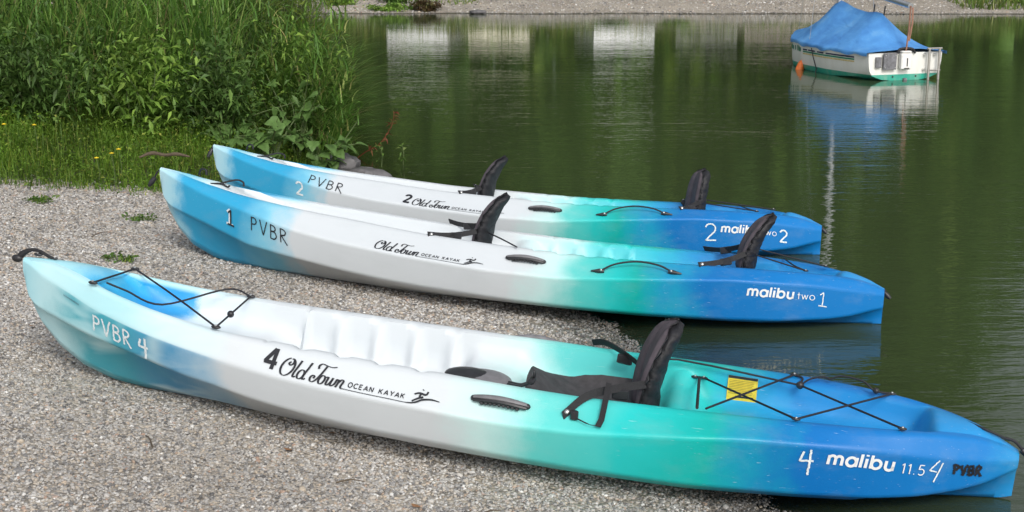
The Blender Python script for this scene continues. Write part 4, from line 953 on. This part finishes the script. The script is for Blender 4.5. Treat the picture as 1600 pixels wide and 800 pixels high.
# yellow flowers in the herbs
YF = simple('yellow_petal', (.75, .55, .02), .6)
for (x_, y_, lab_) in ((-3.35, 9.25, 'yellow flower at the left edge of the grass'), (-3.1, 9.1, 'yellow flower near the left edge'), (-2.52, 8.95, 'yellow flower above the gravel, left of centre'), (-2.62, 8.8, 'low yellow flower above the gravel'), (-2.5, 8.72, 'yellow flower lowest on the bank'), (-2.05, 9.5, 'yellow flower left of the bows')):
    z_ = float(ground_z(x_, y_)); g = empty('yellow_flower', (x_, y_, z_), lab_, 'flower', 'yellow flowers in the bank grass'); hh = rng.uniform(.17, .25)
    MB().tube([(0, 0, 0), (.01, 0, hh * .5), (.0, -.01, hh)], .002, 5).build('stem', STEM, g); mb = MB()
    for k in range(8): a = k * .785; mb.ball((.009 * math.cos(a), -.01 + .009 * math.sin(a), hh), (.007, .007, .003), (6, 4))
    mb.ball((0, -.01, hh + .002), (.006, .006, .005), (6, 4)).build('blossom', YF, g)

# weed tufts growing through the gravel
WT = [(-1.22, 5.95, .055, 'green weed tuft on gravel between the near and middle kayaks'), (-1.95, 6.75, .04, 'weed tuft on gravel above the near bow'), (-2.1, 6.1, .03, 'small weed at the left edge level with the near bow'),
      (-.92, 5.75, .03, 'tiny weed on gravel above the near white deck'), (-2.75, 8.0, .05, 'weed tuft at the left edge under the grass'), (-2.15, 7.9, .035, 'weed tuft on gravel below the yellow flowers'), (-2.0, 5.0, .025, 'small flat weed left of the near bow stem')]
for (x_, y_, h_, lab_) in WT:
    g = empty('weed_tuft', (x_, y_, float(ground_z(x_, y_))), lab_, 'weed', 'weeds in the gravel'); n = 70
    a = rng.uniform(0, 6.283, n); r_ = .06 * np.sqrt(rng.random(n)); base = np.stack([r_ * np.cos(a) * 1.5, r_ * np.sin(a), 0 * a], 1); l_ = rng.uniform(.018, .045, n)
    np_obj('blades', *blades(base, h_ * rng.uniform(.3, 1, n), rng.uniform(0, 6.28, n), rng.uniform(.2, 1.2, n), np.full(n, .005), 2), HERB, g, kind='stuff')
    np_obj('leaves', *leaves(base + rng.uniform(0, .02, (n, 3)), rng.normal(0, 1, (n, 3)) * (1, 1, .3) + (0, 0, .3), l_, l_ * .4), GREEN_LT, g, kind='stuff')

# rocks at the water edge
ROCK = simple('dark_wet_rock', (.115, .110, .112), .6, nscale=9, var=.45, bmp=.6)
def rock(c, r_, seed, lab_, rz=0):
    rg = np.random.default_rng(seed); nu, nv = 18, 12; V = []
    for j in range(nv + 1):
        for i in range(nu):
            th, ph = math.pi * j / nv, 2 * math.pi * i / nu; d = np.array([math.sin(th) * math.cos(ph), math.sin(th) * math.sin(ph), math.cos(th)])
            k = 1 + .16 * math.sin(d[0] * 4 + seed) * math.sin(d[1] * 5 + seed * 2) + .10 * math.sin(d[2] * 7 + d[0] * 6 + seed); d = np.sign(d) * np.abs(d) ** .82; V.append(d * k * np.array(r_))
    F = [(j * nu + i, (j + 1) * nu + i, (j + 1) * nu + (i + 1) % nu, j * nu + (i + 1) % nu) for j in range(nv) for i in range(nu)]
    o = MB().add(V, F).build('rock', ROCK, None, label=lab_, cat='rock', group='rocks at the water edge'); o.location = c; o.rotation_euler = (0, 0, rz)
rock((-1.28, 10.45, .07), (.13, .10, .09), 1, 'dark rock under the broad leaves at the water edge'); rock((-1.10, 10.25, .015), (.20, .11, .075), 2, 'longest dark rock lying along the water edge', -.15); rock((-.90, 9.85, .0), (.105, .08, .065), 5, 'brownish rock standing in the shallow water', .3)
rock((-.74, 9.75, -.02), (.07, .04, .035), 8, 'small flat rock just behind the farthest kayak'); rock((-1.02, 10.0, .0), (.07, .05, .035), 9, 'small stone between the two larger rocks')
# driftwood
MB().tube([(-2.42, 9.05, .36), (-2.34, 9.07, .385), (-2.26, 9.08, .37), (-2.18, 9.06, .38), (-2.1, 9.08, .36)], [.006, .013, .010, .012, .005], 8, smooth=5).build('driftwood', BARK, None, label='weathered brown branch lying in the herbs behind the bows', cat='driftwood')
# red-leaved weed over the water and two sprouts
g = empty('red_weed', (-1.25, 11.3, 0), 'red-leaved weed reaching out over the dark water', 'plant'); P = crom([(0, 0, .0), (.08, -.05, .06), (.2, -.1, .14), (.29, -.1, .28), (.31, -.1, .38)], 6); MB().tube(P, [.005, .002], 5).build('stem', REDLEAF, g, kind='stuff')
q = np.repeat(P[6:], 2, 0); l_ = rng.uniform(.03, .075, len(q)); np_obj('leaves', *leaves(q, rng.normal(0, .6, q.shape) + (.6, 0, .45), l_, l_ * .2), REDLEAF, g, kind='stuff')
for (x_, y_, lab_) in ((-1.02, 10.85, 'left green sprout standing in the water by the rocks'), (-.86, 10.95, 'right green sprout standing in the water by the rocks')):
    g = empty('water_sprout', (x_, y_, 0), lab_, 'plant', 'sprouts in the shallow water'); MB().tube([(0, 0, -.05), (.01, 0, .08), (0, 0, .16)], .003, 5).build('stem', STEM, g)
    q = np.stack([rng.normal(0, .01, 16), rng.normal(0, .01, 16), rng.uniform(.03, .17, 16)], 1); l_ = rng.uniform(.025, .05, 16); np_obj('leaves', *leaves(q, rng.normal(0, 1, (16, 3)), l_, l_ * .4), GREEN_LT, g, kind='stuff')
for (x_, y_, a_, l_, lab_) in ((-.55, 4.12, .1, .09, 'thin dark twig on gravel at the bottom left'), (-1.15, 4.25, 2.0, .12, 'thin twig near the bottom left corner'), (-.1, 3.95, .6, .08, 'short twig at the bottom centre'), (-1.55, 7.6, .3, .16, 'twig on gravel left of the middle bow'), (-2.2, 7.2, 1.2, .14, 'twig on gravel near the left edge'), (.1, 5.6, 2.6, .10, 'twig on gravel behind the near kayak')):
    z_ = float(ground_z(x_, y_)); dx, dy = math.cos(a_) * l_, math.sin(a_) * l_
    MB().tube([(x_, y_, z_ + .012), (x_ + dx * .5, y_ + dy * .5 + .008, z_ + .018), (x_ + dx, y_ + dy, z_ + .012)], [.003, .0025, .0015], 5, smooth=3).build('twig', BARK, None, label=lab_, cat='twig', group='twigs on the gravel')
# fallen leaves on the gravel
FL = simple('fallen_leaf_brown', (.28, .14, .06), .8, var=.4)
for (x_, y_, lab_) in ((-.74, 4.35, 'tan fallen leaf on the gravel at bottom left'), (-.30, 3.98, 'brown fallen leaf on gravel at bottom centre'), (-.62, 4.55, 'small brown leaf near the near hull'), (-1.9, 5.35, 'brown leaf left of the near bow'), (-1.6, 7.3, 'brown leaf under the middle bow'), (.25, 4.02, 'brown leaf on gravel near the water at the bottom')):
    o = bpy.data.objects.new('fallen_leaf', BM[0].copy()); o.data.materials.clear(); finish(o, FL, None, lab_, 'leaf', 'fallen leaves on the gravel'); o.location = (x_, y_, float(ground_z(x_, y_)) + .014); o.scale = (.04, .03, .03); o.rotation_euler = (.15, .1, rng.uniform(0, 6.28))

# ------------------------------------------------------------------ moored sailing dinghy
BA = R(19); BO = Vector((4.82, 17.35, 0)); BL = 2.6
boat = empty('sailing_dinghy', BO, 'small white sailing dinghy under a blue cover, moored on the lake', 'boat')
boat.rotation_euler = (0, 0, BA)      # local +y = forwards, +x = starboard
m, nt, p = new_mat('boat_gelcoat')
tc = node(nt, 'ShaderNodeTexCoord'); sx = node(nt, 'ShaderNodeSeparateXYZ'); nt.links.new(tc.outputs['Object'], sx.inputs[0])
rz_ = ramp(nt, [(0, (.03, .36, .26)), (.5, (.03, .38, .28)), (.505, (.80, .80, .76))], 'CONSTANT'); nt.links.new(math_n(nt, 'ADD', math_n(nt, 'MULTIPLY', sx.outputs[2], 1.0), .435), rz_.inputs[0])
nz = noise(nt, mapping(nt, tc.outputs['Object'], (3, 3, 1)), 3, 5); rd = ramp(nt, [(.45, (0,) * 3), (.75, (.30,) * 3)]); nt.links.new(nz.outputs[0], rd.inputs[0])
nt.links.new(mixc(nt, rd.outputs[0], rz_.outputs[0], (.55, .52, .42)), p.inputs['Base Color']); p.inputs['Roughness'].default_value = .35
GEL = m
HBt, HBv = [0, .15, .35, .6, .8, .93, 1], [.525, .575, .60, .54, .38, .18, .03]
def boat_sec(t):
    hb = float(np.interp(t, HBt, HBv)); zs = .335 + .05 * t * t; zk = -.02 - .12 * math.sin(math.pi * min(1, t * 1.25)) if t < .8 else -.02 - .12 * (1 - t) / .2
    k = np.interp(t, [0, .3, 1], [0, .06, .05])
    return [(hb, zs), (hb * .985, .22), (hb * .955, .12 - k * .3), (hb * .88, .06 - k), (hb * .62, .012 - k), (0, zk - k * .3)]
T = np.concatenate([np.linspace(0, .9, 22), np.linspace(.92, 1, 6)]); V = []; ns = 11
for t in T:
    sct = boat_sec(t); rk = .10 * max(0, (t - .9) / .1)
    V += [(-a, t * BL - rk * (1 - (b + .1) / .45), b) for a, b in sct] + [(a, t * BL - rk * (1 - (b + .1) / .45), b) for a, b in sct[-2::-1]]
F = [(i * ns + j, i * ns + j + 1, (i + 1) * ns + j + 1, (i + 1) * ns + j) for i in range(len(T) - 1) for j in range(ns - 1)] + [tuple(range(ns - 1, -1, -1)), tuple((len(T) - 1) * ns + j for j in range(ns)),]
F += [(i * ns, (i + 1) * ns, (i + 1) * ns + ns - 1, i * ns + ns - 1) for i in range(len(T) - 1)]
hb_ = MB().add(V, F).build('hull', GEL, boat)
m, nt, p = new_mat('blue_tarpaulin')
tc = node(nt, 'ShaderNodeTexCoord'); nz = noise(nt, tc.outputs['Object'], 3.5, 5, .6); rc = ramp(nt, [(.3, (.055, .22, .56)), (.55, (.085, .30, .66)), (.75, (.16, .39, .70))]); nt.links.new(nz.outputs[0], rc.inputs[0])
nt.links.new(rc.outputs[0], p.inputs['Base Color']); p.inputs['Roughness'].default_value = .55
wv = noise(nt, mapping(nt, tc.outputs['Object'], (2.5, 1, 1), (0, 0, .5)), 4, 4, .55, .8); nt.links.new(bump(nt, wv.outputs[0], .32, .05), p.inputs['Normal'])
TARP = m
nt_, nv_ = 60, 41; V = []
for t in np.linspace(-.012, 1.012, nt_):
    hb = float(np.interp(t, HBt, HBv)) + .018 + .03 * max(0, 1 - t * 6); zs = .335 + .05 * max(t, 0) ** 2
    rg_ = float(np.interp(t, [-.02, 0, .06, .14, .21, .26, .34, .45, .55, .60, .66, .76, .88, 1.02], [.37, .385, .45, .62, .765, .78, .765, .80, .87, .885, .80, .62, .49, .42]))
    for v in np.linspace(-1.12, 1.12, nv_):
        a = abs(v); k = max(0, 1 - a)
        z = zs + .012 + (rg_ - zs) * (k ** 1.18) if a <= 1 else zs + .012 - (a - 1) / .12 * (.040 + .010 * math.sin(t * 31 + v * 3) + .006 * math.sin(t * 57))
        z += .009 * math.sin(t * 17 + v * 6) * k * min(1, a * 3) + .005 * math.sin(t * 37 - v * 9 + 2 * math.sin(t * 8)) * k * min(1, a * 4)
        V.append((math.copysign(min(a, 1.0), v) * hb * (1 + .012 * math.sin(t * 41) * (a > .8)), t * BL, z))
np_obj('boat_cover', V, grid_faces(nt_, nv_), TARP, boat, smooth=True)
ALU = simple('mast_aluminium', (.62, .63, .65), .35, .85, var=.08); ALUD = simple('weathered_plate', (.20, .20, .215), .55, .4, nscale=25, var=.35); PIPE = simple('ladder_pipe', (.42, .40, .37), .4, .6, var=.15); WOODB = simple('varnished_wood', (.26, .13, .085), .55, nscale=20); ROPE = simple('dark_rope', (.03, .03, .035), .8); WBOX = simple('white_fitting', (.80, .79, .76), .4, var=.06)
MB().tube([(0, .60 * BL, .30), (0, .60 * BL, 3.0), (0, .60 * BL, 5.6)], [.034, .034, .026], 12).build('mast', ALU, boat)
MB().tube([(0, .60 * BL, 1.12), (0, -.04, .90)], .036, 12).build('boom', ALU, boat)
MB().tube([(0, -.045, .90), (-.01, -.05, .6), (-.045, -.06, .30)], [.009, .013, .009], 8).build('boom_crutch', WOODB, boat)
MB().strap([(.03, -.045, .88), (.035, -.05, .70), (.0, -.055, .48)], (1, 0, 0), .022, .004).build('sail_tie', WOODB, boat)
for yy, zz, h_ in ((.21 * BL, .77, .10), (.30 * BL, .76, .12)): MB().tube([(.02, yy, zz - .03), (.02, yy - .02, zz + h_)], .008, 6).build('batten', BLK_PLASTIC, boat)
for sx_ in (-1, 1): MB().tube([(sx_ * .50, .55 * BL, .36), (0, .60 * BL, 5.2)], .003, 4).build('shroud', ALU, boat)
MB().tube([(0, .99 * BL, .40), (0, .60 * BL, 5.2)], .003, 4).build('forestay', ALU, boat)
pl = MB().box((-.245, -.035, .235), (.180, .03, .20), bev=.004).build('motor_plate', ALUD, boat)
for a in (-1, 1):
    for b in (-1, 1): MB().ball((-.245 + a * .07, -.053, .235 + b * .075), .009, (6, 5)).build('bolt', STEEL, pl)
MB().box((-.395, -.02, .225), (.075, .03, .13), bev=.004).build('motor_bracket', ALUD, boat)
rd_ = MB().box((-.035, -.05, .235), (.15, .07, .20), bev=.012).build('rudder_head', WBOX, boat)
MB().box((-.035, -.05, .348), (.135, .08, .028), bev=.010).build('rudder_cap', WBOX, rd_); MB().box((-.03, -.088, .225), (.012, .006, .10)).build('rudder_pin', BLK_PLASTIC, rd_); MB().box((-.035, -.088, .150), (.07, .006, .012)).build('rudder_pin', BLK_PLASTIC, rd_)
MB().tube([(-.13, -.02, .33), (-.10, -.03, .385), (.06, -.03, .385), (.12, -.02, .33)], .014, 8, smooth=5).build('cover_edge_cord', ROPE, boat)
ld = MB(); 
for xx in (.30, .445): ld.tube([(xx, -.06, .375), (xx, -.06, -.02)], .0155, 8)
ld.build('ladder_rail', PIPE, boat)
MB().tube([(.265, -.06, .38), (.475, -.06, .38)], .012, 8).build('ladder_rung', PIPE, boat); MB().tube([(.285, -.06, .115), (.465, -.06, .115)], .012, 8).build('ladder_rung', PIPE, boat)
for xx, zz in ((.26, .305), (.405, .305), (.26, .12)): MB().box((xx, -.02, zz), (.03, .04, .03), bev=.004).build('ladder_bracket', STEEL, boat)
for xx in (-.17, .16): MB().ball((xx, -.004, .045), (.012, .006, .012), (8, 6)).build('drain_hole', BLK_PLASTIC, boat)
MB().box((0.0, -.01, .0), (.05, .04, .05), bev=.005).build('keel_fitting', ALUD, boat)
def bside(t, z, off=.006):
    sct = boat_sec(t); zz = np.array([q[1] for q in sct])[::-1]; hh_ = np.array([q[0] for q in sct])[::-1]; return (-(float(np.interp(z, zz, hh_)) + off), t * BL, z)
def stripe(name, t0, t1, z0, z1, mat):
    P = [bside(t0 + (t1 - t0) * i / 6, z_) for i in range(7) for z_ in (z0, z1)]; MB().add(P, [(2 * i, 2 * i + 2, 2 * i + 3, 2 * i + 1) for i in range(6)]).build(name, mat, boat, smooth=False)
SN, SG, SY = simple('stripe_navy', (.02, .025, .08), .5), simple('stripe_green', (.01, .22, .13), .5), simple('stripe_yellow', (.62, .50, .22), .5)
for a, b in ((.10, .33), (.35, .42), (.44, .52), (.53, .58)): stripe('hull_stripe', a, b, .265, .283, SN)
stripe('hull_stripe', .10, .58, .238, .256, SG); stripe('hull_stripe', .10, .58, .212, .229, SY)
for i, t in enumerate(np.arange(.61, .88, .024)):
    if i in (3, 5): continue
    stripe('hull_lettering', t, t + (.013 if i % 2 else .018), .238 - .0 * i, .290 + .01 * (i % 3), SG)
MB().tube([bside(.47, .31, .02), bside(.46, .2, .012), bside(.44, .05, .02), (-.60, .42 * BL, -.1)], .006, 6).build('mooring_line', ROPE, boat)
ORG = simple('orange_plastic', (.85, .20, .04), .45, var=.1)
bu = empty('mooring_buoy', (3.80, 18.7, -.07), 'orange mooring buoy at the bow of the dinghy', 'buoy'); Mq = Matrix.Rotation(R(14), 3, 'Y')
MB().ball((0, 0, .06), (.055, .055, .14), (14, 10), M=Mq).build('float', ORG, bu); MB().tube([(.035, 0, .20), (.05, 0, .26)], .018, 8).build('eye_stub', ORG, bu)

# ------------------------------------------------------------------ far shore
n = 60000; x = rng.uniform(-14, 24, n); y = rng.uniform(31.6, 41, n); e = y - 31.2
cov = np.where(x < -.8, 1.5 + .5 * vnoise(x * 1.1, 1.0), np.where(x > 10.0, .35 + .2 * vnoise(x, 2), 3.2 + .9 * vnoise(x * .9, 5)))
k = (e > cov + .35 * vnoise(x * 2.3, y * 2)) & (rng.random(n) < np.clip(.4 + .5 * vnoise(x * 1.3, y * 1.5) + .6 * (x > 10) + .25 * (x < -.8) + .25 * (e > 4), 0.06, 1)); x, y = x[k], y[k]; n = len(x)
np_obj('far_grass', *blades(np.stack([x, y, ground_z(x, y)], 1), rng.uniform(.05, .17, n) * np.where(x > 10, 1.8, 1), rng.uniform(0, 6.28, n), rng.uniform(.2, 1, n), rng.uniform(.02, .05, n), 2), leaf_mat('far_grass_blade', [(0, (.09, .16, .03)), (.6, (.16, .24, .05)), (1, (.30, .30, .11))], .3), label='patchy green grass along the far shore', cat='grass', kind='stuff')
for (x_, y_, rx, h_, mt, lab_) in ((-3.7, 32.5, .75, .30, GREEN_MD, 'leafy green bush at the left end of the far shore'), (-2.6, 32.7, .55, .32, GREEN_LT, 'light green bush on the far shore gravel'), (-2.75, 31.75, .50, .17, GREEN_MD, 'low green clump at the far waterline'), (-1.9, 31.7, .38, .22, leaf_mat('brown_leaf', [(0, (.07, .05, .025)), (.6, (.13, .08, .04)), (1, (.12, .13, .04))]), 'low reddish brown clump at the far waterline'),
        (2.4, 33.6, .45, .22, GREEN_LT, 'small light bush on the far shore centre'), (3.9, 33.4, .4, .20, GREEN_MD, 'small green bush right of the far shore centre'), (11.6, 32.6, .9, .40, GREEN_MD, 'green bush at the right end of the far shore'), (13.2, 32.5, 1.0, .45, GREEN_LT, 'light green bush in the upper right corner')):
    leafy_bush(x_, y_, 900, rx, .35, h_, lab_, mt, ll=(.05, .10), aspect=.5, group='bushes on the far shore', stems=10)
o_ = bpy.data.objects.new('far_stone', me := bpy.data.meshes.new('far_stone')); me.from_pydata((ICO_V * np.array([.22, .15, .07])).tolist(), [], ICO_F); finish(o_, ROCK, None, 'dark stone at the far waterline', 'rock'); o_.location = (-.75, 31.35, .03)
n = 5200; x = rng.uniform(-9, 13, n); y = rng.uniform(39.2, 41, n)
np_obj('far_tall_grass', *blades(np.stack([x, y, ground_z(x, y)], 1), rng.uniform(.25, .62, n) * (1 + .3 * vnoise(x * 2, y)), rng.uniform(0, 6.28, n), rng.uniform(.1, .5, n), rng.uniform(.03, .07, n), 2), leaf_mat('tall_grass_blade', [(0, (.12, .17, .03)), (.6, (.22, .27, .06)), (1, (.36, .34, .12))], .3), label='tall yellow-green grass on top of the far bank', cat='grass', kind='stuff')
# vans parked on the far bank, seen as pale reflections
def van(x_, y_, L_, H_, col, lab_, rz=0):
    z_ = float(ground_z(x_, y_)); g = empty('parked_van', (x_, y_, z_), lab_, 'van', 'vans parked beyond the far shore', rz); paint = simple('van_paint', col, .35, var=.05)
    pr_ = [(-.5, .18), (-.5, .62), (-.47, .96), (-.42, 1.0), (.24, 1.0), (.30, .97), (.40, .62), (.48, .55), (.5, .45), (.5, .18)]
    V = [(a * L_, s * .9, .1 + b * H_) for s in (-1, 1) for a, b in pr_]; k_ = len(pr_); F = [tuple(range(k_)), tuple(range(2 * k_ - 1, k_ - 1, -1))] + [(i, k_ + i, k_ + (i + 1) % k_, (i + 1) % k_) for i in range(k_)]
    MB().add(V, F).build('body', paint, g, smooth=False); gl_ = simple('van_glass', (.03, .04, .05), .1)
    for a, b in ((-.40, -.14), (-.11, .10)): MB().box(((a + b) / 2 * L_, -.905, .1 + .76 * H_), ((b - a) * L_, .02, .2 * H_)).build('window', gl_, g, smooth=False)
    for a in (-.3, .32):
        for s in (-1, 1):
            w_ = MB().tube([(a * L_, s * .74, .3), (a * L_, s * .93, .3)], .3, 18).build('wheel', BLK_PLASTIC, g); MB().tube([(a * L_, s * .935, .3), (a * L_, s * .945, .3)], .17, 14).build('hub', ALU, w_)
van(-2.45, 43, 4.0, 1.0, (.80, .80, .79), 'white van mirrored in the lake, leftmost of the pale reflections', 1.42); van(-.25, 43.5, 4.0, .98, (.74, .70, .55), 'cream van mirrored in the lake left of centre', 1.5); van(3.0, 43, 3.6, 1.02, (.80, .81, .82), 'white van mirrored in the lake at centre', 1.72); van(5.9, 44, 3.8, .95, (.26, .26, .25), 'grey van mirrored in the lake right of centre', 1.5); van(7.7, 44, 3.8, .92, (.30, .21, .21), 'dusty pink van mirrored in the lake left of the dinghy', 1.62)
# wood behind the far shore: one mass of foliage, mirrored in the water
WOODL = leaf_mat('wood_foliage', [(0, (0.045, 0.103, 0.022)), (.5, (0.100, 0.218, 0.037)), (.85, (0.190, 0.345, 0.063)), (1, (0.313, 0.436, 0.084))], .3)
trees = []
for i in range(64):
    a = R(rng.uniform(-48, 40)); dist = rng.uniform(47, 66); hgt_ = rng.uniform(15, 22)
    if a > R(15.5): hgt_ = rng.uniform(8, 12)
    if R(4.6) < a < R(6.4): continue
    trees.append((dist * math.sin(a), dist * math.cos(a), hgt_))
mb = MB(); P = []
for (x_, y_, h_) in trees:
    z_ = .3; mb.tube([(x_, y_, z_ - .3), (x_ + .2, y_, z_ + h_ * .5), (x_, y_, z_ + h_ * .9)], [.35, .2, .05], 6); c_ = 1500
    th = rng.uniform(0, 6.28, c_); u_ = rng.uniform(-1, 1, c_); rr = rng.uniform(.55, 1.0, c_) ** .5 * (1 + .25 * np.sin(th * 3 + u_ * 5 + x_)); w_ = h_ * .24
    P.append(np.stack([x_ + w_ * rr * np.sqrt(1 - u_ * u_) * np.cos(th), y_ + w_ * rr * np.sqrt(1 - u_ * u_) * np.sin(th), z_ + h_ * .54 + h_ * .46 * rr * u_], 1))
P = np.concatenate(P); l_ = rng.uniform(.7, 1.5, len(P))
far = np_obj('far_wood', *leaves(P, rng.normal(0, 1, P.shape), l_, l_ * .75, .15, .2), WOODL, label='wood beyond the far shore, mirrored dark green in the lake', cat='wood', kind='stuff')
mb.build('far_trunks', BARK, far)
n = 30000; x = rng.uniform(-52, 40, n); y = rng.uniform(44.5, 48, n); z = .35 + rng.random(n) ** 1.4 * np.where((x > 3.2) & (x < 5.4), 5.0, 7.0); k = ~((y < 46) & (x > -6) & (x < 11)); P = np.stack([x, y, z], 1)[k]; l_ = rng.uniform(.4, .9, len(P))
np_obj('far_hedge', *leaves(P, rng.normal(0, 1, P.shape), l_, l_ * .7, .15, .2), leaf_mat('hedge_foliage', [(0, (0.046, 0.101, 0.015)), (.5, (0.108, 0.218, 0.026)), (1, (0.246, 0.370, 0.053))], .3), label='undergrowth along the edge of the far wood', cat='undergrowth', kind='stuff')
